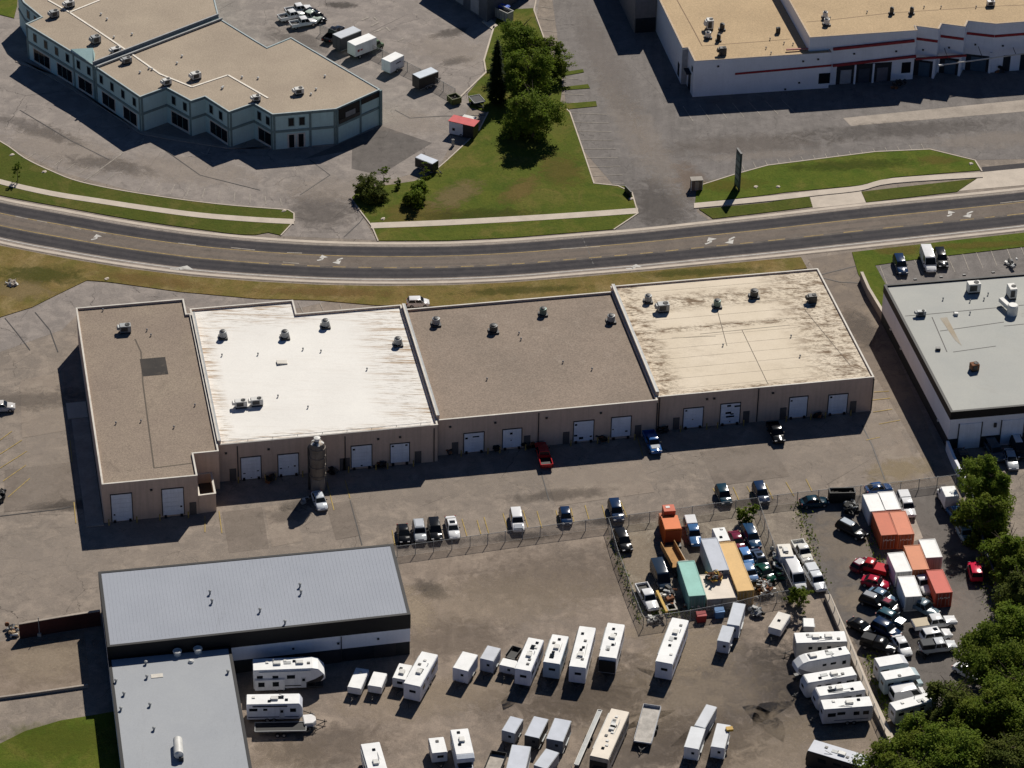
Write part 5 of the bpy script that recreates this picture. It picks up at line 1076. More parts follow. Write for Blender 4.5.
container([(898, 577), (913.8, 575), (921.5, 595.7), (906, 597.5)], 2.6, 'white container nearest us with blue shaded side', GK, (.85,.84,.81))
container([(927.3, 570.7), (941.4, 568.8), (952, 592), (936.7, 593.6)], 2.6, 'red container nearest us with marked doors', GK, KR, end_marks=True)
# roll-off skip
def skip(q, H, label, col, fill=(.05, .04, .03), name='rubbish_skip', rib=True, cover=None, group=None):
    c, L, Wd, rz = quad(q, H); o = thing(name, label, 'skip', (c.x, c.y, .02), rz, group); l, hw = L / 2, Wd / 2
    b = MB(); b.ringprism([(-l, -hw), (l, -hw), (l, hw), (-l, hw)], [(-l + .1, -hw + .1), (l - .1, -hw + .1), (l - .1, hw - .1), (-l + .1, hw - .1)], .15, H); b.box((0, 0, .3), (L - .22, Wd - .22, .1)); b.build('bin', CAMO, o).color = (*col, 1)
    r = MB(); k = int(L / .7)
    for i in range(k + 1):
        for s in (-1, 1): r.box((-l + .1 + (L - .2) * i / k, s * (hw + .04), H / 2), (.1, .09, H - .3))
    r.ringprism([(-l - .08, -hw - .08), (l + .08, -hw - .08), (l + .08, hw + .08), (-l - .08, hw + .08)], [(-l + .08, -hw + .08), (l - .08, -hw + .08), (l - .08, hw - .08), (-l + .08, hw - .08)], H + .001, H + .1); r.build('rib', CAMO, o).color = (*[v * .8 for v in col], 1)
    f = MB(); rnd = random.Random(3)
    if not cover:
        for i in range(26): f.box((rnd.uniform(-l + .4, l - .4), rnd.uniform(-hw + .35, hw - .35), H - .65 + rnd.uniform(-.2, .3)), (rnd.uniform(.2, .9), rnd.uniform(.1, .5), rnd.uniform(.1, .4)), rnd.uniform(0, 3), rx=rnd.uniform(-.5, .5))
        f.box((0, 0, H * .4), (L - .25, Wd - .25, .3)); f.build('rubbish', mat('rubbish', (.06, .055, .05), .9, var=.6, scale=2), o)
    return o
skip([(829.5, 490), (853.5, 486.5), (855, 491.5), (830.5, 495)], 1.9, 'black open rubbish skip behind the fence left of the white containers', BLK)
# junk yard, centre
GJ = 'things stored in the fenced junk yard'
def orange_bin():
    c, L, Wd, rz = quad([(661.5, 516.5), (676.8, 514.5), (681, 528), (665.6, 530)], 3.0); OR = (.68, .16, .03)
    o = thing('compactor_bin', 'bright orange compactor bin with small hopper on its far end', 'skip', (c.x, c.y, .02), rz, GJ); l, hw = L / 2, 1.22
    MB().box((0, 0, 1.6), (L, 2.44, 2.8)).build('bin', CAMO, o, bevel=.03).color = (*OR, 1)
    MB().box((-l - 1.0, 0, 1.15), (2.0, 2.3, 1.9)).build('hopper', CAMO, o, bevel=.03).color = (*[v * .55 for v in OR], 1)
    MB().box((-l - .9, .1, 2.9), (1.7, 1.7, 1.6)).build('top_box', CAMO, o, bevel=.03).color = (.52, .10, .04, 1)
    MB().box((-l - 1.1, -.05, 3.72), (.5, .6, .06)).build('marking', UNITW, o)
    r = MB()
    for i in range(6):
        for s in (-1, 1): r.box((-l + .2 + i * (L - .4) / 5, s * 1.26, 1.5), (.12, .1, 2.6))
    r.build('rib', CAMO, o).color = (*[v * .85 for v in OR], 1)
    d = MB(); d.box((l + .04, 0, 1.5), (.08, 2.2, 2.4)); d.build('door', CAMO, o).color = (.35, .06, .015, 1)
    MB().box((l + .6, 0, .45), (1.3, 2.2, .5)).build('ramp', METALD, o)
orange_bin()
container([(679, 561.9), (693, 560.2), (704.4, 594.5), (690.3, 597)], 2.6, 'turquoise container in the middle of the junk yard', GJ, (.24, .50, .43))
container([(720, 543.2), (733, 541.2), (753, 589.5), (739, 592)], 2.6, 'long sandy yellow container in the junk yard', GJ, (.66, .41, .14))
container([(700.8, 539.2), (717, 537), (728, 569.5), (714, 571.5)], 2.9, 'pale blue grey roofed container left of the sandy yellow one', GJ, (.46, .49, .55))
container([(700.5, 575.5), (728, 572), (738, 596.5), (706.5, 600.5)], 2.0, 'low cream flat roofed box loaded with engines', GJ, (.68, .60, .50), name='storage_box')
rv('flat', [(713, 528.5), (723.5, 527.2), (729.5, 540.5), (719, 542)], 2.3, 'white slide in camper behind the yellow container', GJ, name='truck_camper', side_windows=False, ac=0, vents_=2, tongue=False)
car('pickup', 689, 520, 697, 546, (.05, .13, .28), 'blue pickup with white canopy and roof in the junk yard', GJ, extra='cap', tint=WHT)
car('sedan', 733, 532, 741, 550, (.16, .02, .045), 'maroon saloon with red boot right of the white slide in camper', GJ)
car('suv', 746, 527, 757, 548, (.02, .06, .13), 'glossy dark blue estate below the shrub in the junk yard', GJ)
car('hatch', 742, 550, 750, 565, (.10, .24, .52), 'light blue hatchback between yellow container and grey blue car', GJ)
car('sedan', 754, 550, 766, 570, (.06, .085, .14), 'grey blue saloon with open sunroof in the junk yard', GJ, extra='sunroof')
car('hatch', 746, 566, 754, 580, (.16, .26, .45), 'pale blue car stub beside the end of the yellow container', GJ)
car('sedan', 758, 565, 772, 580, (.01, .06, .04), 'dark green saloon at the scrap heap', GJ)
car('van', 656, 563, 666, 587, (.02, .035, .06), 'dark navy van left of the turquoise container', GJ, z=1.2)
car('pickup', 641, 585, 654, 610, WHT, 'white cab pickup with dark bonnet in the corner of the junk yard', GJ, extra='bed_dark')
car('suv', 618, 532, 628, 551, BLK, 'black car inside the top left corner of the junk yard', GJ)
car('van', 789, 560, 802, 586, WHT, 'white high roof van in the fenced strip right of the junk yard', GJ, z=1.4)
car('pickup', 809, 568, 822, 591, (.66, .68, .7), 'white crew cab pickup by the tree in the fenced strip', GJ, extra='cap')
car('pickup', 797, 542, 808, 562, (.68, .67, .62), 'white and black pickup at the top of the fenced strip', GJ, extra='hood', tint=(.6, .58, .5))
rv('flat', [(777, 545), (789.5, 543.2), (794.5, 556), (780.5, 558)], 2.5, 'boxy cream camper at the top of the fenced strip', GJ, name='truck_camper', roof=(.72, .68, .60), side_windows=False, ac=1, tongue=False)
# tan flatbed truck
def flat_truck():
    a, b = G(668, 545, 1), G(686, 578, 1); c = (a + b) / 2; rz = math.atan2(b.y - a.y, b.x - a.x); o = thing('flatbed_truck', 'tan flatbed truck with weathered grey cab between orange bin and turquoise container', 'truck', (c.x, c.y, .02), rz, GJ)
    MB().box((-1.2, -.2, 1.0), (5.2, 2.0, .2)).build('bed', mat('tan_paint', (.42, .23, .08), .8, var=.3), o)
    for s in (-1, 1): MB().box((-1.2, s * 1.0 - .2, 1.5), (5.2, .1, .9)).build('side_board', mat('tan_paint', None), o)
    MB().box((.2, .9, 1.7), (4.0, .08, .3)).build('rail', COPE, o)
    MB().box((2.2, .3, 1.35), (1.7, 1.8, 1.6)).build('cab', mat('grey_cab', (.32, .30, .26), .7, var=.3), o, bevel=.12)
    MB().box((2.25, .3, 1.75), (1.72, 1.6, .5)).build('cab_window', GLASS, o); wheels(o, (-2.4, 2.3), .9, .42)
flat_truck()
def crane():
    a, b = G(657, 590, 1.6), G(667, 611, 1.6); d = b - a; c = (a + b) / 2; o = thing('tow_boom', 'yellow tow boom and dolly frames beside the white cab pickup', 'tow frame', (c.x, c.y, .0), math.atan2(d.y, d.x), GJ)
    Y = mat('yellow_paint', (.55, .33, .04), .6, var=.3); l = d.length / 2
    MB().box((0, 0, 1.4), (l * 2, .35, .3)).build('boom', Y, o); MB().tube((-l, 0, .1), (-l, 0, 1.4), .15, n=8).build('mast', Y, o)
    for k, y in ((.9, 1.2), (-.6, 1.4), (-1.8, 1.1)):
        f = MB(); f.ringprism([(k - .9, y - .7), (k + .6, y - .7), (k + .6, y + .7), (k - .9, y + .7)], [(k - .7, y - .5), (k + .4, y - .5), (k + .4, y + .5), (k - .7, y + .5)], .7, .85); f.build('frame', mat('pale_frame', (.4, .38, .34), .7), o)
        w_ = MB(); [w_.tube((k + dx, y + dy, .35), (k + dx, y + dy + .2, .35), .35, n=10) for dx in (-.7, .4) for dy in (-.8, .6)]; w_.build('wheel', RUBBER, o)
crane()
def heap(pts, label, n, seed, group=GJ, name='scrap_heap', mats=None, sz=1.0, zmax=1.2, z0=0):
    """a heap of engines, panels and car parts"""
    rnd = random.Random(seed); P = [G(*q, z0) for q in pts]; c = sum(P, Vector()) / len(P); o = thing(name, label, 'scrap', (c.x, c.y, z0), 0, group)
    mats = mats or [METAL, METALD, UNITW, BLACK, RUST]
    bs = [MB() for _ in mats]
    for i in range(n):
        ws = [rnd.random() ** 1.2 for _ in P]; t = sum(ws); q = sum((p * (w_ / t) for p, w_ in zip(P, ws)), Vector()) - c
        b = bs[rnd.randrange(len(bs))]; z = rnd.uniform(.15, zmax); k = rnd.random()
        if k < .3: b.tube((q.x, q.y, z), (q.x + rnd.uniform(-.7, .7), q.y + rnd.uniform(-.7, .7), z + rnd.uniform(-.1, .4)), rnd.uniform(.06, .2), n=7)
        elif k < .5: b.tube((q.x, q.y, z), (q.x + rnd.uniform(-.1, .1), q.y + .2, z + rnd.uniform(-.1, .1)), .33, n=12)
        else: b.box((q.x, q.y, z), (rnd.uniform(.3, 1.3) * sz, rnd.uniform(.2, .8) * sz, rnd.uniform(.06, .5) * sz), rnd.uniform(0, 3.1), rx=rnd.uniform(-.6, .6), ry=rnd.uniform(-.4, .4))
    for b, m, nm in zip(bs, mats, ('engine_parts', 'dark_parts', 'body_panels', 'tyres', 'rusty_parts')):
        if b.v: b.build(nm, m, o)
    return o
heap([(753, 575), (762, 583), (780, 594), (757, 598), (768, 600)], 'grey and white scrap heap at the end of the yellow container', 130, 1)
heap([(704, 576), (718, 574), (729, 578), (716, 590), (706, 582)], 'engines and yellow machine standing on and behind the cream box', 60, 2, mats=[METALD, RUST, mat('yellow_paint', None), BLACK, METAL], zmax=.9, z0=2.0)
heap([(663, 592), (672, 590), (676, 608), (662, 610)], 'rusty car parts beside the tow boom', 50, 4)
heap([(768, 550), (775, 552), (789, 585), (780, 588)], 'green and grey scrap leaning on the inner fence', 55, 5, mats=[mat('green_scrap', (.03, .12, .06), .7, var=.3), METALD, METAL, UNITW, BLACK])
heap([(648, 610), (690, 605), (735, 602), (790, 594), (785, 600), (660, 618)], 'low clutter of panels and bins along the bottom fence of the junk yard', 120, 6, mats=[METALD, UNITW, BLACK, METAL, RUST], zmax=.6)
heap([(640, 619), (655, 618), (668, 621), (662, 626), (645, 624)], 'white boxes and barrels outside the lower corner of the junk yard', 26, 7, mats=[UNITW, METAL, UNITW, BLACK, METALD], zmax=.5)
heap([(842, 506), (855, 503), (861, 515), (848, 519)], 'black stripped engine and axle wreck left of the white containers', 70, 8, group=None, mats=[BLACK, METALD, BLACK, METAL, METALD], zmax=1.1)
heap([(918, 594), (932, 592), (938, 608), (925, 612)], 'timber and pallets between the lower white and red containers', 40, 9, group=None, mats=[mat('raw_timber', (.45, .33, .2), .8), METALD, BLACK, METAL, METALD], zmax=.6)
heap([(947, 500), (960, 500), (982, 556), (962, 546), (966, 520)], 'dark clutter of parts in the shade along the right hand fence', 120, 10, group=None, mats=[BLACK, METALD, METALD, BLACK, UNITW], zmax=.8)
heap([(748, 609), (758, 606), (766, 614), (758, 624), (750, 620)], 'stripped quad frame with white nose on the yard right of the grey trailers', 45, 11, group=None, mats=[UNITW, METALD, UNITW, BLACK, METAL], zmax=.9)
heap([(7, 628), (20, 626), (20, 640), (7, 641)], 'pale pallets and boards at the left end of the dark red wall', 24, 12, group=None, mats=[mat('raw_timber', None), UNITW, METALD, METAL, RUST], zmax=.7)
def jbin(px, py, label, col, s=(1.3, 1.0, 1.1)):
    p = G(px, py); o = thing('waste_bin', label, 'bin', p, rad(10), GJ); MB().box((0, 0, s[2] / 2 + .08), s).build('bin', CAMO, o, bevel=.05).color = (*col, 1)
    MB().box((0, .05, s[2] + .14), (s[0] + .1, s[1] + .1, .08), rx=.12).build('lid', CAMO, o, bevel=.02).color = (*[v * 1.3 for v in col], 1)
    w_ = MB(); [w_.tube((x, y, .09), (x + .08, y, .09), .09, n=8) for x in (-.5, .42) for y in (-.4, .4)]; w_.build('caster', RUBBER, o)
jbin(719, 617, 'blue bin below the cream box', (.10, .22, .42)); jbin(701, 621, 'red bin with white lid below the turquoise container', (.30, .03, .03))

# motorhomes and trailers, middle row
GM = 'trailers and motorhomes parked in the open yard'
SW = (.30, .32, .36)
rv('fifth', [(252.3, 658.5), (253.3, 671.5), (326, 668.5), (322, 656)], 3.75, 'white fifth wheel with black swoosh beside the grey building', GM, stripe=(.015, .015, .018), name='fifth_wheel', slide=(-.27, .42), ac=2, vents_=5)
rv('travel', [(246.5, 694.5), (246.5, 705), (303, 704), (300, 693.5)], 3.1, 'white caravan with blue lower stripe below the fifth wheel', GM, stripe=(.03, .05, .12), body=(.66, .68, .74))
flatbed([(255, 723), (255, 732), (306, 731), (306, 722)], .9, 'low black trailer with pale rails in front of the blue striped caravan', GM, BLACK, rails=METAL)
cargo([(303, 714.5), (304, 724.5), (316.5, 722.5), (315, 714)], 1.2, 'small rounded white trailer at the nose of the blue striped caravan', GM, (.7, .68, .66), vnose=True, win=False, Wmax=1.9)
rv('flat', [(355.8, 668.2), (369.3, 669.2), (360.5, 690), (347.6, 686.5)], 1.55, 'folded white camper nearest the grey building shadow', GM, name='folding_camper', side_windows=False, ac=0, vents_=1, front_window=False, Wmax=2.1)
rv('flat', [(373.4, 671.2), (387.4, 674), (381, 688.3), (368, 685.2)], 1.65, 'plain white low trailer next to the folded camper', GM, name='folding_camper', side_windows=False, ac=0, vents_=0, front_window=False, Wmax=2.1)
rv('flat', [(399, 663.5), (412.6, 665.2), (405, 680.4), (393, 678.2)], 2.0, 'short white camper tucked behind the big tilted caravan', GM, name='folding_camper', side_windows=False, ac=1, vents_=1, Wmax=2.3)
rv('flat', [(422, 651), (437.8, 655.2), (420.3, 687.4), (403.3, 683.3)], 3.1, 'big white caravan right of the short camper, corner of the grey building', GM, body=(.66, .68, .74))
cargo([(462.9, 651), (478, 655.2), (467.5, 672), (453, 667.5)], 2.6, 'white cargo trailer with bowed nose, left of the grey one', GM, (.68, .70, .78), W_)
cargo([(487.5, 645.2), (501, 648.7), (492.7, 662), (480.4, 658.2)], 2.5, 'pale grey cargo trailer right of the white cargo trailer', GM, (.50, .54, .62), (.50, .52, .56))
flatbed([(512.5, 648), (521.5, 651), (515, 660.5), (505.5, 657)], .95, 'black open trailer behind the small white trailer', GM, BLACK, sides=.5)
cargo([(503.3, 658.2), (518.2, 661), (514.8, 668.8), (499, 664.7)], 1.65, 'small low white trailer in front of the black open trailer', GM, (.66, .66, .68), W_)
GX = [
 ('flat', [(528, 637.6), (544.3, 640), (530.3, 672), (515, 668.6)], 3.1, 'first white caravan in the row of four, plain front', (.68, .70, .78), None, 0),
 ('flat', [(553, 634.8), (568, 636), (560.8, 664.8), (542, 662)], 3.1, 'second white caravan in the row of four, blue grey front with black stripe', (.42, .50, .56), (.02, .02, .025), 0),
 ('flat', [(579.5, 626), (595.8, 628), (585.8, 669), (569, 666)], 3.2, 'third white caravan in the row of four, longest with beige side', (.70, .71, .76), (.35, .28, .2), 0),
 ('flat', [(608, 623.5), (624.5, 624), (617, 658.5), (598, 657)], 3.2, 'fourth white caravan in the row of four, black round cover on its front', (.70, .70, .72), (.1, .1, .1), 1),
 ('flat', [(672, 617), (689, 621), (672, 665), (655.8, 661)], 3.3, 'very long white caravan standing alone below the junk yard', (.70, .72, .78), (.12, .14, .2), 0)]
for k, q, H, lb, bc, st, cv in GX: rv(k, q, H, lb, GM, body=bc, stripe=st, cover=bool(cv), vents_=5)
cargo([(733, 602.2), (746, 604.2), (738.5, 627), (727.7, 623.5)], 2.6, 'grey cargo trailer, rear of the pair below the cream box', GM, (.50, .53, .60), (.50, .53, .58))
cargo([(722, 625), (735, 627.2), (728.3, 643.5), (718, 640)], 2.4, 'grey cargo trailer, front of the pair below the cream box', GM, (.50, .53, .60), (.47, .50, .55))
rv('flat', [(778.6, 612), (790.5, 614.5), (780.5, 631), (768.6, 627)], 1.6, 'folded camper with ribbed lid right of the stripped quad frame', GM, name='folding_camper', side_windows=False, ac=0, vents_=1, front_window=False, roof=(.68, .64, .58), Wmax=2.2)
cargo([(804, 618), (813, 618.2), (814, 627), (804, 627)], 1.3, 'tiny white box trailer above the row of campers', GM, (.55, .55, .55), W_, win=False, Wmax=1.7)
# bottom rows
GB_ = 'trailers and motorhomes along the bottom of the photo'
rv('flat', [(361, 744.8), (379, 741.5), (393, 786), (373, 790)], 3.1, 'white caravan cut by the bottom edge left of the tiny camper', GB_, front_window=False)
rv('flat', [(428, 738), (443.8, 737.3), (447.5, 752), (432, 754)], 2.1, 'tiny white camper with grey sloped front at the bottom edge', GB_, name='small_camper', side_windows=True, ac=0, vents_=1, Wmax=2.2, body=(.6, .62, .65))
rv('classc', [(449.8, 729.9), (468.5, 728.5), (473.5, 752.5), (456, 754.5)], 3.0, 'white motorhome with blue side beside the tiny camper', GB_, name='motorhome', cat='motorhome', body=(.52, .56, .62))
cargo([(510.9, 715.3), (523, 720), (514.3, 734.5), (502, 729.9)], 2.2, 'small grey cargo trailer, upper left of the grey cluster', GB_, (.30, .33, .38), (.48, .51, .57))
cargo([(534.8, 716), (547.8, 719.4), (540, 738), (523.5, 736)], 2.3, 'black sided grey roofed trailer in the middle of the grey cluster', GB_, (.03, .033, .04), (.50, .53, .59))
cargo([(555.3, 718), (571, 720.8), (563.5, 742), (545.7, 738.8)], 2.5, 'slate sided trailer, upper right of the grey cluster', GB_, (.10, .115, .15), (.50, .53, .59))
cargo([(512.3, 745), (530.8, 746.2), (521, 790), (501, 788)], 2.4, 'long grey roofed trailer at the bottom edge of the grey cluster', GB_, (.40, .43, .48), (.50, .53, .59))
cargo([(546.4, 749), (558.9, 752.2), (547, 770.5), (533.5, 764.5)], 2.2, 'small grey trailer, lower right of the grey cluster', GB_, (.30, .32, .36), (.50, .53, .58))
flatbed([(491, 753), (507, 756.5), (493, 790), (478, 786)], .9, 'open utility trailer with pale floor and dark sides at the bottom edge', GB_, mat('pale_boards', (.42, .38, .33), .8, var=.3), rails=BLACK, sides=.55)
flatbed([(598, 709.8), (602, 711.2), (578, 766), (574.5, 764)], .8, 'long narrow metal ramp trailer left of the beige coach', GB_, METAL, rails=UNITW)
rv('bus', [(611, 708.2), (629.8, 712.3), (608, 760), (590, 756)], 3.2, 'beige motor coach with many roof vents at the bottom', GB_, name='motorhome', cat='motorhome', body=(.36, .32, .27), roof=(.74, .66, .55), stripe=(.05, .04, .035), ac=2, vents_=9)
flatbed([(644, 705), (660.5, 709), (651, 746), (634, 739)], .9, 'weathered open trailer with whitish low sides right of the beige coach', GB_, mat('grey_boards', (.46, .43, .39), .85, var=.35, scale=.8), rails=mat('whitish_rail', (.52, .53, .55), .6), sides=.4)
cargo([(708, 704.8), (715.5, 706.4), (705.8, 728.5), (693.5, 725.5)], 2.4, 'grey trailer, rear of the right hand pair at the bottom', GB_, (.55, .57, .60), (.55, .57, .6))
cargo([(690.8, 726), (705.8, 729), (698, 749.8), (684.5, 747)], 2.4, 'pale grey trailer, front of the right hand pair at the bottom', GB_, (.62, .64, .66), (.62, .64, .66))
cargo([(717, 723.5), (730.8, 724.8), (724.5, 748.5), (710.8, 747)], 2.3, 'pale grey trailer with yellow corner right of the pair at the bottom', GB_, (.62, .64, .66), (.60, .62, .64))
MB().box((0, 0, 0), (.9, .7, .35)).build('toolbox', mat('yellow_paint', None), tag(thing('yellow_toolbox', 'yellow tool box on the corner of the rightmost pale grey trailer', 'tool box', G(729.5, 729, 2.5), .2), None, None))
rv('bus', [(812, 738.5), (809.5, 752), (866, 770), (870, 755)], 3.0, 'black sided bus with grey roof beside the lower trees', GB_, name='coach', cat='bus', body=(.012, .012, .014), roof=(.55, .57, .62), flip=True, ac=1, vents_=4)
# right row beside the pale wall
GRW = 'campers side by side left of the pale wall'
rv('flat', [(845, 631.5), (847, 641.5), (797.5, 644), (792.5, 632.5)], 3.1, 'white roofed camper with black end and roof rack, top of the row by the wall', GRW, body=(.45, .43, .40), ac=2, vents_=4)
rv('fifth', [(846, 645.3), (850.5, 655), (798, 663), (793, 656.5)], 3.5, 'white fifth wheel with rounded nose, second in the row by the wall', GRW, name='fifth_wheel', stripe=(.18, .18, .2), vents_=3)
rv('travel', [(852, 665.8), (857, 676), (806, 683), (801.5, 675.5)], 3.1, 'white caravan with sloped nose, third in the row by the wall', GRW, body=(.62, .61, .62))
rv('travel', [(861, 681), (865.5, 690), (818, 697), (813, 687.5)], 3.0, 'white caravan with grey side, fourth in the row by the wall', GRW, body=(.60, .60, .62))
rv('flat', [(869, 696.3), (873.5, 706.3), (824, 710), (820, 700)], 3.0, 'white caravan with long row of windows, nearest in the row by the wall', GRW, body=(.58, .59, .62))
GRC = 'motorhomes side by side right of the pale wall'
rv('classc', [(875, 658), (878.5, 667.5), (903, 663.5), (898, 654.2)], 3.0, 'white motorhome, top of the row right of the pale wall', GRC, name='motorhome', cat='motorhome', body=(.6, .61, .64), ac=0, vents_=0)
rv('classc', [(880, 672), (885, 681), (915, 675), (909, 667.5)], 3.0, 'white motorhome with teal side, second right of the pale wall', GRC, name='motorhome', cat='motorhome', body=(.38, .47, .5), ac=0, vents_=1)
car('van', 892, 693, 925, 687, WHT, 'white van with dark glass, third right of the pale wall', GRC, z=1.6)
rv('flat', [(889, 703), (896, 711), (938, 700), (930, 692)], 2.9, 'white caravan half under the trees, nearest right of the pale wall', GRC, ac=0, vents_=1)
def bike():
    p = G(921, 657); o = thing('motorbike', 'dark motorbike at the tail of the silver pickup', 'motorbike', p, 2.2)
    for x in (-.65, .65): w_ = MB(); w_.tube((x, -.06, .32), (x, .06, .32), .32, n=14); w_.build('wheel', RUBBER, o)
    MB().box((0, 0, .6), (.9, .25, .3)).build('engine', METALD, o, bevel=.04); MB().box((-.3, 0, .85), (.7, .28, .12)).build('seat', BLACK, o, bevel=.04); MB().tube((.55, -.35, 1.05), (.55, .35, 1.05), .03).build('handlebar', METAL, o); MB().tube((.65, 0, .32), (.5, 0, 1.05), .04).build('fork', METAL, o)
bike()
# top-left lot
GTL = 'trucks and trailers in the far car park'
for a, lb, cl in (((287, 17, 296, 15), 'white topped pickup leftmost in the far group', WHT), ((297, 24, 309, 22), 'white topped pickup in front of the far group', WHT), ((294, 10.5, 303, 9), 'small white topped truck at the back of the far group', WHT), ((305, 15, 314, 18), 'pale green truck in the middle of the far group', (.4, .46, .4))): car('pickup', *a, cl, lb, GTL, extra='bed_dark')
car('sedan', 306, 11, 318, 15, BLK, 'black car at the right of the far group', GTL); car('sedan', 313, 14, 322, 19, BLK, 'second black car at the far right end of the far group', GTL)
car('pickup', 326, 41, 341, 27, BLK, 'black truck half hidden behind the dark grey container trailer', GTL)
cargo([(353.3, 25.8), (361.5, 30.7), (339.8, 38.9), (333.3, 34)], 3.1, 'dark sided box trailer with grey roof in the far car park', GTL, (.035, .042, .055), (.50, .53, .57), flip=True)
boxtruck([(347.4, 41.3), (355, 46.5), (376.2, 37.5), (369, 33.4)], 3.1, 'white box truck with green cab in the far car park', cabcol=(.14, .2, .12), logo=True, group=GTL)
cargo([(396, 51), (403.5, 56), (389.8, 62.7), (382, 58.8)], 2.7, 'white trailer with dark lettering right of the box truck', GTL, (.74, .76, .80), W_, flip=True, logo=True, win=False)
cargo([(431, 67.5), (438.7, 71), (419.8, 79), (412, 73.8)], 2.8, 'black trailer with pale roof near the kerb of the far car park', GTL, (.012, .014, .018), (.55, .60, .66), flip=True)
skip([(448, 96), (455, 93), (461, 97), (453, 101)], 1.2, 'olive skip with white lid beside the lawn corner', (.10, .11, .03))
flatbed([(470, 97), (478, 94.5), (486, 101), (474, 104)], .9, 'dark flat trailer with pale bars in the shade of the spruce', GTL, BLACK, rails=METAL)
def shed():
    c, L, Wd, rz = quad([(452.7, 114.5), (450, 121.2), (474, 126.2), (478.8, 121)], 2.7); o = thing('red_roofed_kiosk', 'small white kiosk trailer with red roof beside the lawn', 'kiosk', (c.x, c.y, 0), rz, GTL); l = L / 2
    MB().box((-l * .42, 0, 1.4), (L * .55, Wd, 2.4)).build('wall', PANEL, o).color = (.66, .68, .72, 1)
    MB().box((l * .55, 0, 1.4), (L * .42, Wd - .04, 2.4)).build('wall', PANEL, o).color = (.02, .02, .022, 1)
    MB().box((0, 0, 2.68), (L + .2, Wd + .2, .1)).build('roof', mat('kiosk_red', (.52, .06, .06), .6), o)
    MB().box((.2, Wd / 2 + .7, 2.5), (L * .5, 1.2, .08)).build('awning', UNITW, o); wheels(o, (0,), Wd / 2 - .1, .3)
    MB().box((-l * .6, -Wd / 2 - .02, 1.2), (.5, .06, .5)).build('window', GLASS, o)
shed()
cargo([(421, 153.5), (415, 157.6), (432.6, 164.2), (438.5, 160.5)], 2.2, 'small black trailer with pale roof by the lawn kerb', GTL, (.014, .014, .016), (.55, .59, .66))
p = G(453, 146); o = thing('utility_post', 'short grey post box beside the kerb below the kiosk', 'post', p, .3); MB().box((0, 0, .6), (.4, .4, 1.2)).build('post', METAL, o); MB().box((0, 0, 1.25), (.5, .5, .12)).build('cap', METALD, o)
# dumped containers at the top edge: open bin with blue tarp
skip([(484, 3), (489, 0), (513, 11), (508, 14)], 2.0, 'long grey skip with blue tarpaulin at the top edge', (.42, .42, .40))
p = G(502, 6, 1.75); o = thing('blue_tarp', 'blue tarpaulin lying in the long grey skip', 'tarpaulin', p, -.45); MB().box((0, 0, 0), (3.0, 1.4, .5)).build('tarp', mat('tarp_blue', (.03, .12, .55), .5), o, bevel=.15)

# pylon sign, utility box
p = G(737, 189); a, b = G(731.8, 190), G(738.5, 189)
o = thing('pylon_sign', 'tall narrow sign with teal panels on the bright lawn', 'sign', p, rad(-72))
MB().box((0, 0, 3.95), (2.1, .3, 6.9)).build('sign_cabinet', mat('sign_green', (.03, .055, .055), .5), o, bevel=.03)
for i in range(5):
    for s in (-1, 1): MB().box((0, s * .17, 1.3 + i * 1.25), (1.9, .04, 1.0)).build('sign_panel', mat('sign_panel_%d' % (i % 2), [(.06, .15, .14), (.14, .22, .21)][i % 2], .4), o)
for x in (-.9, .9): MB().box((x, 0, .25), (.3, .3, .7)).build('post', METALD, o)
MB().box((0, 0, 7.47), (2.2, .36, .14)).build('cap', METALD, o)
p = G(696, 189); o = thing('refuse_enclosure', 'small brown utility box with pale frame at the corner of the bright lawn', 'utility box', p, rad(8))
MB().box((0, 0, 1.0), (1.9, 1.2, 2.0)).build('box', mat('brown_box', (.16, .12, .10), .7), o); MB().box((0, 0, 2.04), (2.1, 1.4, .1)).build('lid', mat('box_lid', (.30, .27, .23), .7), o)
for x in (-.97, .97): MB().box((x, -.55, 1.0), (.1, .2, 2.05)).build('post', UNITW, o)
MB().box((0, -.63, 1.0), (.7, .05, 1.7)).build('door', mat('box_door', (.28, .24, .21), .7), o)
p = G(628, 195); o = thing('low_sign', 'dark low sign board by the drive at the lawn corner', 'sign', p, rad(-65)); MB().box((0, 0, .7), (2.4, .2, 1.1)).build('board', METALD, o); MB().box((0, 0, .1), (1.8, .15, .2)).build('base', METALD, o)
for px, py, lb in ((12, 155, 'pale boulder on the far left verge near the kerb'), (44, 172, 'pale rocks beside the pavement on the far left verge'), (631, 199, 'white stone beside the low sign board'), (756, 187, 'pale stone right of the pylon sign'), (778, 187, 'white stone on the bright lawn near the pavement'), (971, 164, 'grey boulder at the right corner of the bright lawn'), (107, 279, 'white boulder at the tip of the dry grass bank'), (284, 211, 'small white block at the end of the long verge'), (383, 219, 'low white slab on the lawn beside the drive')):
    p = G(px, py, .1); o = thing('boulder', lb, 'stone', p, 1, None); bm = bmesh.new(); bmesh.ops.create_icosphere(bm, subdivisions=2, radius=.38)
    rnd = random.Random(px)
    for v in bm.verts: v.co *= rnd.uniform(.75, 1.15); v.co.z *= .6; v.co.x *= 1.3
    me = bpy.data.meshes.new('rock'); bm.to_mesh(me); bm.free(); me.materials.append(CONC); link('rock', me, o)
heap([(5, 283), (15, 279), (20, 286), (8, 290)], 'scatter of pale rubble in the dry grass on the left', 30, 21, group=None, name='rubble', mats=[CONC, CONC2, CONC, UNITW, CONC2], zmax=.25, sz=.7)
heap([(1006, 262), (1016, 262), (1012, 270)], 'grey and white machinery parts in the workshop car park', 20, 22, group=None, mats=[UNITW, METAL, METALD, UNITW, BLACK], zmax=.8)
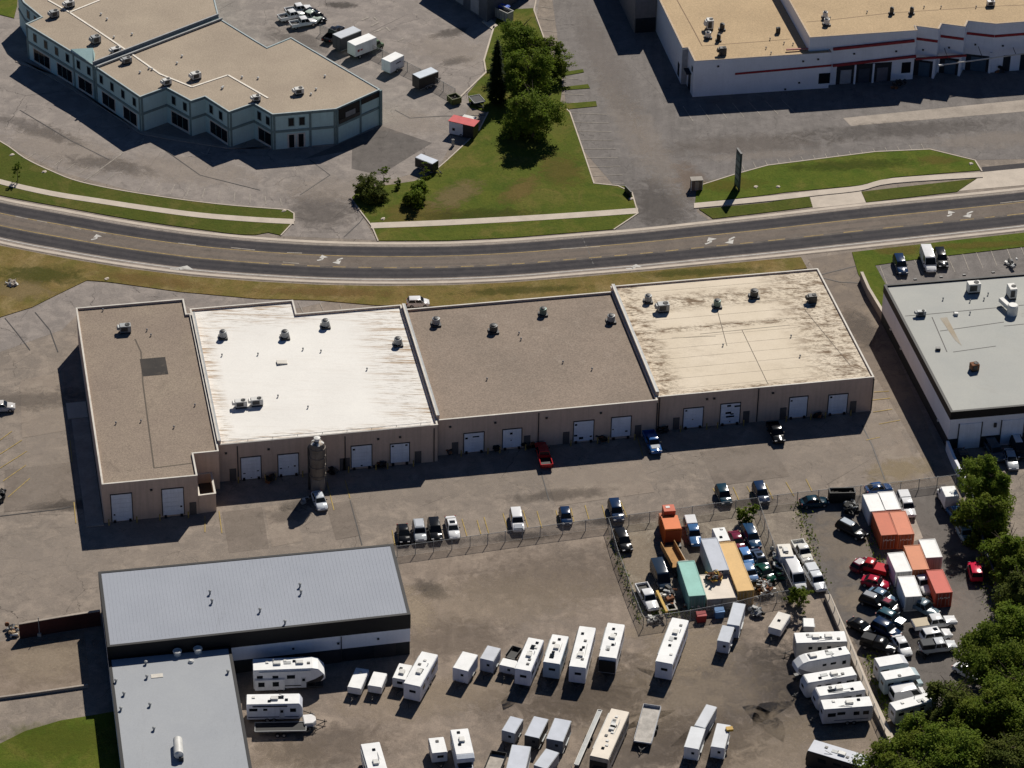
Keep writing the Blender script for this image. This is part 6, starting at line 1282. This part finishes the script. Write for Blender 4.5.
heap([(-2, 492), (5, 490), (6, 503), (-2, 505)], 'dark parked motorcycle parts at the left edge', 26, 23, group=None, mats=[BLACK, METALD, BLACK, METAL, METALD], zmax=.9)
heap([(320, 495), (300, 500), (302, 507)], 'white bits of refuse beside the silo shadow', 10, 24, group=None, mats=[UNITW, METAL, UNITW, BLACK, METALD], zmax=.3)
GDK = 'refuse heaps along the warehouse wall'
for pts, lb, s in (([(446, 453), (452, 452), (450, 456)], 'dark refuse by the wall below the bay divider', 31), ([(493, 449), (500, 448), (497, 453)], 'dark refuse between two white doors of the middle bay', 32), ([(597, 440), (606, 439), (603, 445)], 'dark bins between the two right doors of the middle bay', 33), ([(655, 431), (668, 430), (664, 436)], 'tyres and bins right of the blue pickup', 34), ([(326, 471), (338, 470), (334, 476)], 'dark bins right of the silo', 35), ([(374, 466), (387, 465), (382, 471)], 'black bags between two doors right of the silo', 36), ([(266, 480), (274, 479), (270, 485)], 'dark bins between the two doors left of the silo', 37), ([(812, 417), (822, 416), (818, 421)], 'dark refuse between the two rightmost doors', 38), ([(524, 447), (536, 445), (532, 450)], 'dark crates left of the red pickup', 39)):
    heap(pts, lb, 16, s, group=GDK, name='refuse_heap', mats=[BLACK, METALD, BLACK, METALD, RUST], zmax=.8)
for pts, lb, s in (([(889, 86), (908, 83), (905, 88), (892, 91)], 'dark bins by the window of the white stepped building', 41), ([(992, 70), (1008, 69), (1002, 75)], 'dark bins beside the last bays of the white stepped building', 42)):
    heap(pts, lb, 18, s, group=None, name='refuse_heap', mats=[BLACK, METALD, BLACK, RUST, METALD], zmax=1.2)

# ---- fences and low walls
CHAIN = NT('chain_link'); _tr = CHAIN.n('ShaderNodeBsdfTransparent'); _mx = CHAIN.n('ShaderNodeMixShader')
CHAIN.p.inputs['Base Color'].default_value = (.30, .28, .26, 1); CHAIN.p.inputs['Roughness'].default_value = .6
_ck = CHAIN.ramp(CHAIN.noise(14, 2), .3, .7, .22, .48); CHAIN.l(_ck, _mx.inputs[0]); CHAIN.l(_tr.outputs[0], _mx.inputs[1]); CHAIN.l(CHAIN.p.outputs[0], _mx.inputs[2]); CHAIN.l(_mx.outputs[0], CHAIN.t.nodes['Material Output'].inputs[0]); CHAIN = CHAIN.m
def fence(pts, label, h=1.9, step=3.0, group='chain link fences around the yards', m=None):
    P = [G(*p) for p in pts]; o = thing('chain_link_fence', label, 'fence', P[0], 0, group); c0 = P[0]
    r, pn = MB(), MB(); post = MB(); post.tube((0, 0, 0), (0, 0, h + .1), .055, n=6); pm = post.mesh('post', METAL)
    for a, b in zip(P, P[1:]):
        d = (b - a).length; k = max(1, round(d / step))
        for z in (h, .12): r.tube(a - c0 + Vector((0, 0, z)), b - c0 + Vector((0, 0, z)), .035 if z == h else .02, n=5)
        pn.add([a - c0 + Vector((0, 0, .08)), b - c0 + Vector((0, 0, .08)), b - c0 + Vector((0, 0, h - .03)), a - c0 + Vector((0, 0, h - .03))], [(0, 1, 2, 3)])
        for i in range(k): link('post', pm, o, a.lerp(b, i / k) - c0)
    link('post', pm, o, P[-1] - c0); r.build('rail', METAL, o); pn.build('mesh_panel', m or CHAIN, o, fix=False)
fence([(397, 557), (470, 547), (540, 537), (608, 528)], 'chain link fence between the bays and the empty yard')
fence([(608, 528), (618, 562), (632, 600), (643, 628)], 'chain link fence down the left side of the junk yard')
fence([(608, 528), (670, 520), (757, 508), (797, 503)], 'chain link fence along the top of the junk yard')
fence([(797, 503), (860, 496), (900, 492), (955, 485)], 'chain link fence above the containers of the storage yard')
fence([(643, 628), (690, 621), (737, 612), (760, 606), (793, 600)], 'chain link fence along the bottom of the junk yard')
fence([(757, 508), (768, 540), (780, 572), (793, 600)], 'chain link fence inside the junk yard beside the scrap')
fence([(824, 592), (844, 640), (868, 700), (884, 738)], 'chain link fence on the camper side of the pale wall', h=1.6)
fence([(320, 34), (370, 53), (420, 78), (455, 98)] , 'chain link fence behind the trailers in the far car park')
def lowwall(pts, h, w_, m, label, name='low_wall', cat='wall', cap=None):
    P = [G(*p) for p in pts]; o = thing(name, label, cat, P[0], 0); q, c = MB(), MB()
    for i, (a, b) in enumerate(zip(P, P[1:])):
        a, b = a - P[0], b - P[0]; d = (b - a).normalized(); n = Vector((-d.y, d.x, 0)) * w_ / 2
        q.prism([(a + n)[:2], (b + n)[:2], (b - n)[:2], (a - n)[:2]], 0, h + .004 * (i % 2)); n *= 1.2
        c.prism([(a + n)[:2], (b + n)[:2], (b - n)[:2], (a - n)[:2]], h + .005 + .004 * (i % 2), h + .1 + .004 * (i % 2))
    q.build('wall', m, o); c.build('cap', cap or m, o); return o
lowwall([(827, 599), (847, 645), (869, 698), (893, 748)], .75, .75, CONC2, 'long pale concrete wall between the two rows of campers', cap=CONC)
lowwall([(861, 280), (868, 296), (886, 326)], 1.5, .4, CONC2, 'grey retaining wall beside the driveway and the green verge', cap=CONC)
lowwall([(946.5, 450), (953, 466), (966, 491)], 1.6, .35, WHITE, 'pale low wall at the front corner of the workshop')
lowwall([(968, 494), (977, 530), (986, 566), (1003, 606), (1012, 632)], 2.0, .15, mat('blue_grey_fence', (.07, .085, .10), .7), 'solid dark blue grey fence along the right edge of the storage yard', name='panel_fence', cat='fence')
lowwall([(20, 638.5), (60, 631.5), (101, 625)], 2.5, .3, mat('dark_red_wall', (.075, .024, .019), .85, var=.25, scale=.4), 'dark red boundary wall left of the grey building', cap=CONC2)
lowwall([(-20, 702), (40, 694), (88, 687)], .35, .25, CONC2, 'low pale kerb wall left of the grey building')
p = G(40, 634); o = thing('lamp_post', 'short post with pale head in front of the dark red wall', 'lamp post', p); MB().tube((0, -.4, 0), (0, -.4, 3.2), .06).build('post', METAL, o); MB().box((0, -.4, .25), (.5, .5, .5)).build('base', CONC, o)
# ------------------------------------------------------------------ trees
def leafmat(name, a, b, c):
    t = NT(name); r = t.n('ShaderNodeNewGeometry').outputs['Random Per Island']
    k = t.mix(t.ramp(r, .1, .9), a, b); k = t.mix(t.ramp(t.noise(.45, 3), .45, .7, 0, .8), k, c)
    t.out(k, .7, 0, .08); t.p.inputs['Subsurface Weight'].default_value = 0
    tr = t.n('ShaderNodeBsdfTranslucent'); t.l(k, tr.inputs[0]); mx = t.n('ShaderNodeMixShader'); mx.inputs[0].default_value = .45
    t.l(t.p.outputs[0], mx.inputs[1]); t.l(tr.outputs[0], mx.inputs[2]); t.l(mx.outputs[0], t.t.nodes['Material Output'].inputs[0]); return t.m
LEAF = leafmat('leaves', (.10, .16, .016), (.16, .22, .027), (.21, .245, .036))
LEAFD = leafmat('dark_leaves', (.018, .03, .010), (.028, .042, .012), (.035, .05, .014))
LEAFY = leafmat('bright_leaves', (.095, .14, .014), (.15, .20, .024), (.20, .225, .035))
LEAFO = leafmat('olive_leaves', (.075, .10, .018), (.12, .15, .03), (.16, .17, .04))
BARK = mat('bark', (.11, .08, .055), .9, var=.3, scale=2)
def crown(seed, R, Hh, z0, n, leaf=.42, per=60, lobes=13):
    """leaf faces clustered on twigs around a set of uneven lobes"""
    rnd = random.Random(seed); mb = MB(); L = []
    for i in range(lobes):
        a = rnd.uniform(0, 6.28); k = rnd.random() ** .5; z = rnd.random()
        rr = R * (1 - .55 * abs(z - .4) ** 1.2)
        L.append((Vector((math.cos(a) * rr * k * .82, math.sin(a) * rr * k * .82, z0 + Hh * (.12 + .72 * z))), R * rnd.uniform(.22, .46)))
    L.append((Vector((0, 0, z0 + Hh * .5)), R * .55))
    vs, fs = [], []
    for i in range(n):
        c, r = L[rnd.randrange(len(L))]
        d = Vector((rnd.gauss(0, 1), rnd.gauss(0, 1), rnd.gauss(.25, 1))).normalized(); cc = c + d * r * (rnd.uniform(.62, 1.12) if rnd.random() < .8 else rnd.uniform(.2, .6))
        for j in range(per):
            p = cc + Vector((rnd.gauss(0, 1), rnd.gauss(0, 1), rnd.gauss(0, .7))) * r * .17
            nn = (d * .5 + Vector((rnd.gauss(.15, .8), rnd.gauss(.4, .8), rnd.gauss(1.0, .8)))).normalized(); a = nn.orthogonal().normalized(); b = nn.cross(a); th = rnd.uniform(0, 6.28)
            u = a * math.cos(th) + b * math.sin(th); v = nn.cross(u); s = leaf * rnd.uniform(.5, 1.1)
            k = len(vs); vs += [p - u * s * .5, p + v * s * .32, p + u * s * .5, p - v * s * .32]; fs.append((k, k + 1, k + 2, k + 3))
    mb.add(vs, fs); return mb
def trunk(seed, z0, Hh, R, r=.22):
    rnd = random.Random(seed); mb = MB(); pts = [Vector((0, 0, 0))]; h = z0 + Hh * .75
    for i in range(1, 5): pts.append(Vector((rnd.uniform(-.15, .15) * i * .5, rnd.uniform(-.15, .15) * i * .5, h * i / 4)))
    for i in range(4): mb.tube(pts[i], pts[i + 1], r * (1 - .2 * i), r * (1 - .2 * (i + 1)), n=8)
    for i in range(8):
        k = rnd.uniform(.35, .95); j = min(3, int(k * 4)); p = pts[j].lerp(pts[j + 1], k * 4 - j); a = i * .9 + rnd.random(); q = p + Vector((math.cos(a) * R * .6, math.sin(a) * R * .6, R * rnd.uniform(.25, .6)))
        mb.tube(p, q, r * .4, r * .1, n=6)
        m = p.lerp(q, .55); mb.tube(m, m + Vector((rnd.uniform(-1, 1), rnd.uniform(-1, 1), .8)) * R * .25, r * .2, r * .06, n=5)
    return mb
_tc = {}
def tree(px, py, R, Hh, z0, label, group=None, var=0, m=None, name='deciduous_tree', cat='tree', n=170, leaf=.42, per=44, rz=None, r=.22):
    key = (R, Hh, z0, var, m.name if m else '', n)
    if key not in _tc: _tc[key] = (crown(var + 11, R, Hh, z0, n, leaf, per).mesh('crown', m or LEAF, fix=False), trunk(var + 5, z0, Hh, R, r).mesh('trunk', BARK, smooth=50))
    p = G(px, py); o = thing(name, label, cat, p, rz if rz is not None else random.uniform(0, 6.28), group)
    link('crown', _tc[key][0], o); link('trunk', _tc[key][1], o); return o
GC = 'trees in the lawn between the car parks'
tree(533, 137, 5.9, 11.5, -1.0, 'large dark leafy tree in the middle of the central lawn', GC, 1, LEAF, n=620, r=.3)
tree(527, 98, 5.2, 11, -.8, 'leafy tree behind the large one on the central lawn', GC, 2, LEAF, n=520, r=.3)
tree(517, 64, 5.4, 10, -.8, 'broad leafy tree at the far end of the central lawn beside the dock', GC, 3, LEAF, n=480, r=.3)
tree(543, 74, 4.6, 9, -.6, 'lower leafy tree overhanging the drive at the far end of the lawn', GC, 4, LEAFY, n=340)
def spruce(px, py, h, R, label, group=None):
    rnd = random.Random(5); p = G(px, py); o = thing('spruce_tree', label, 'tree', p, 0, group); vs, fs = [], []
    for i in range(3600):
        z = h * (.06 + .94 * (1 - rnd.random() ** .62)); rr = R * (1 - z / h) ** .8 * (.75 + .25 * math.sin(z * 5)); a = rnd.uniform(0, 6.28); k = rnd.uniform(.45, 1.05); d = Vector((math.cos(a), math.sin(a), -.35)).normalized()
        c = Vector((math.cos(a) * rr * k, math.sin(a) * rr * k, z)); w_ = Vector((-math.sin(a), math.cos(a), 0)) * .13; s = rnd.uniform(.3, .65)
        j = len(vs); vs += [c - w_, c + w_, c + d * s + w_ * .3, c + d * s - w_ * .3]; fs.append((j, j + 1, j + 2, j + 3))
    q = MB(); q.add(vs, fs); q.build('crown', LEAFD, o, fix=False); MB().tube((0, 0, 0), (0, 0, h * .9), .2, .04).build('trunk', BARK, o)
spruce(496.5, 104, 13, 1.9, 'narrow dark spruce at the left of the tree group', GC)
tree(370, 197, 3.6, 4.2, -.8, 'loose small tree at the lawn tip beside the drive', GC, 5, LEAFO, n=220, per=36, leaf=.36, r=.1)
tree(384, 187, 1.5, 3.6, .8, 'slim sapling just right of the loose small tree', GC, 6, LEAF, n=30, per=32, leaf=.32, r=.07)
tree(418, 203, 3.0, 4.4, -.9, 'rounded small tree on the lawn below the black trailer', GC, 7, LEAF, n=240, per=40, leaf=.36, r=.1)
tree(424, 186, 1.3, 4.6, .6, 'yellow green young tree beside the black trailer', GC, 8, LEAFY, n=32, per=34, leaf=.32, r=.07)
tree(398.5, 189, 1.05, 1.6, .1, 'round clipped bush between the two small trees', GC, 9, LEAF, name='bush', cat='bush', n=30, per=40, leaf=.25, r=.05)
tree(18, 181, 1.15, 2.9, .7, 'tiny young tree alone beside the far left pavement', None, 10, LEAF, n=34, per=36, leaf=.28, r=.07)
tree(590, 14, 4.5, 8, 1, 'tree at the top edge casting its shadow on the drive', None, 4, LEAF, n=200) if False else None
GS = 'shrubs inside the junk yard'
tree(746, 524, 2.0, 3.6, .3, 'dark shrub at the top of the inner fence of the junk yard', GS, 12, LEAF, name='bush', cat='bush', n=80, per=40, leaf=.34, r=.1)
tree(799, 608, 2.1, 3.6, .2, 'bright shrub in the lower right corner of the junk yard', GS, 13, LEAFY, name='bush', cat='bush', n=80, per=40, leaf=.34, r=.1)
# weeds
def weeds(pts, label, n, seed, w_=.6):
    rnd = random.Random(seed); q = MB(); P = [G(*p) for p in pts]
    for i in range(n):
        k = rnd.random() * (len(P) - 1); j = int(k); c = P[j].lerp(P[j + 1], k - j) + Vector((rnd.gauss(0, w_), rnd.gauss(0, w_), rnd.uniform(.05, .5)))
        a = rnd.uniform(0, 3.14); u = Vector((math.cos(a), math.sin(a), rnd.uniform(-.4, .4))) * rnd.uniform(.06, .16); v = Vector((-u.y, u.x, rnd.uniform(-.1, .3))); q.add([c - u, c - v, c + u, c + v], [(0, 1, 2, 3)])
    tag(q.build('weeds', LEAFY, fix=False), label, 'weeds', None, 'stuff')
weeds([(797, 505), (812, 545), (824, 590)], 'strip of weeds along the right side of the junk yard', 300, 1, .5)
weeds([(612, 535), (624, 575), (641, 622)], 'weeds under the left fence of the junk yard', 260, 2, .35)
weeds([(868, 530), (878, 560), (884, 580), (890, 600)], 'weeds beside the left sides of the containers', 220, 3, .6)
weeds([(650, 612), (690, 615), (735, 608)], 'weeds among the clutter along the bottom fence', 300, 4, .5)
weeds([(870, 655), (880, 690), (890, 720)], 'weeds between the pale wall and the motorhomes', 500, 5, .6)
weeds([(985, 575), (996, 602), (1000, 640)], 'weeds at the foot of the dark panel fence', 400, 6, .8)
# right-hand trees
GRT = 'trees along the right edge'
k = [(985, 512, 4.8, 9.5, 'tall leafy tree at the front corner of the workshop forecourt', 1), (978, 540, 4.2, 8, 'dark leafy tree over the right edge of the storage yard', 2), (1003, 570, 4.2, 7.5, 'leafy tree behind the dark panel fence', 3), (1022, 620, 4.4, 8.5, 'leafy tree at the right edge level with the red container', 2), (1012, 592, 3.4, 6, 'small bright tree between the two right edge trees', 4),
     (1018, 660, 5.4, 9, 'tree at the right edge above the lower grove', 1), (984, 690, 5.2, 9.5, 'upper tree of the lower right grove', 3), (1014, 716, 5.6, 10, 'tree on the right edge of the lower right grove', 2), (951, 724, 4.4, 8.5, 'left upper tree of the lower right grove overhanging the caravan', 1), (976, 742, 5.2, 9.5, 'tree in the centre of the lower right grove', 2), (922, 762, 4.4, 8, 'lower tree of the grove beside the motorhomes', 3), (893, 782, 4.8, 7.5, 'leftmost tree of the lower right grove behind the bus', 1), (950, 792, 5.4, 10, 'tree at the bottom edge of the lower right grove', 1), (1010, 786, 5.6, 10, 'tree in the bottom right corner', 3), (1046, 700, 6, 10, 'tree just beyond the right edge of the grove', 1), (1046, 765, 6, 10, 'tree beyond the bottom right corner', 2), (905, 806, 5, 8, 'tree below the bottom edge beside the bus', 2)]
for i, (px, py, R, h, lb, v) in enumerate(k): tree(px, py, R, h, -.4, lb, GRT, v * 100 + i * 7, (LEAF, LEAFY, LEAF, LEAFO, LEAFY)[i % 5], n=int(120 * R), r=.25)
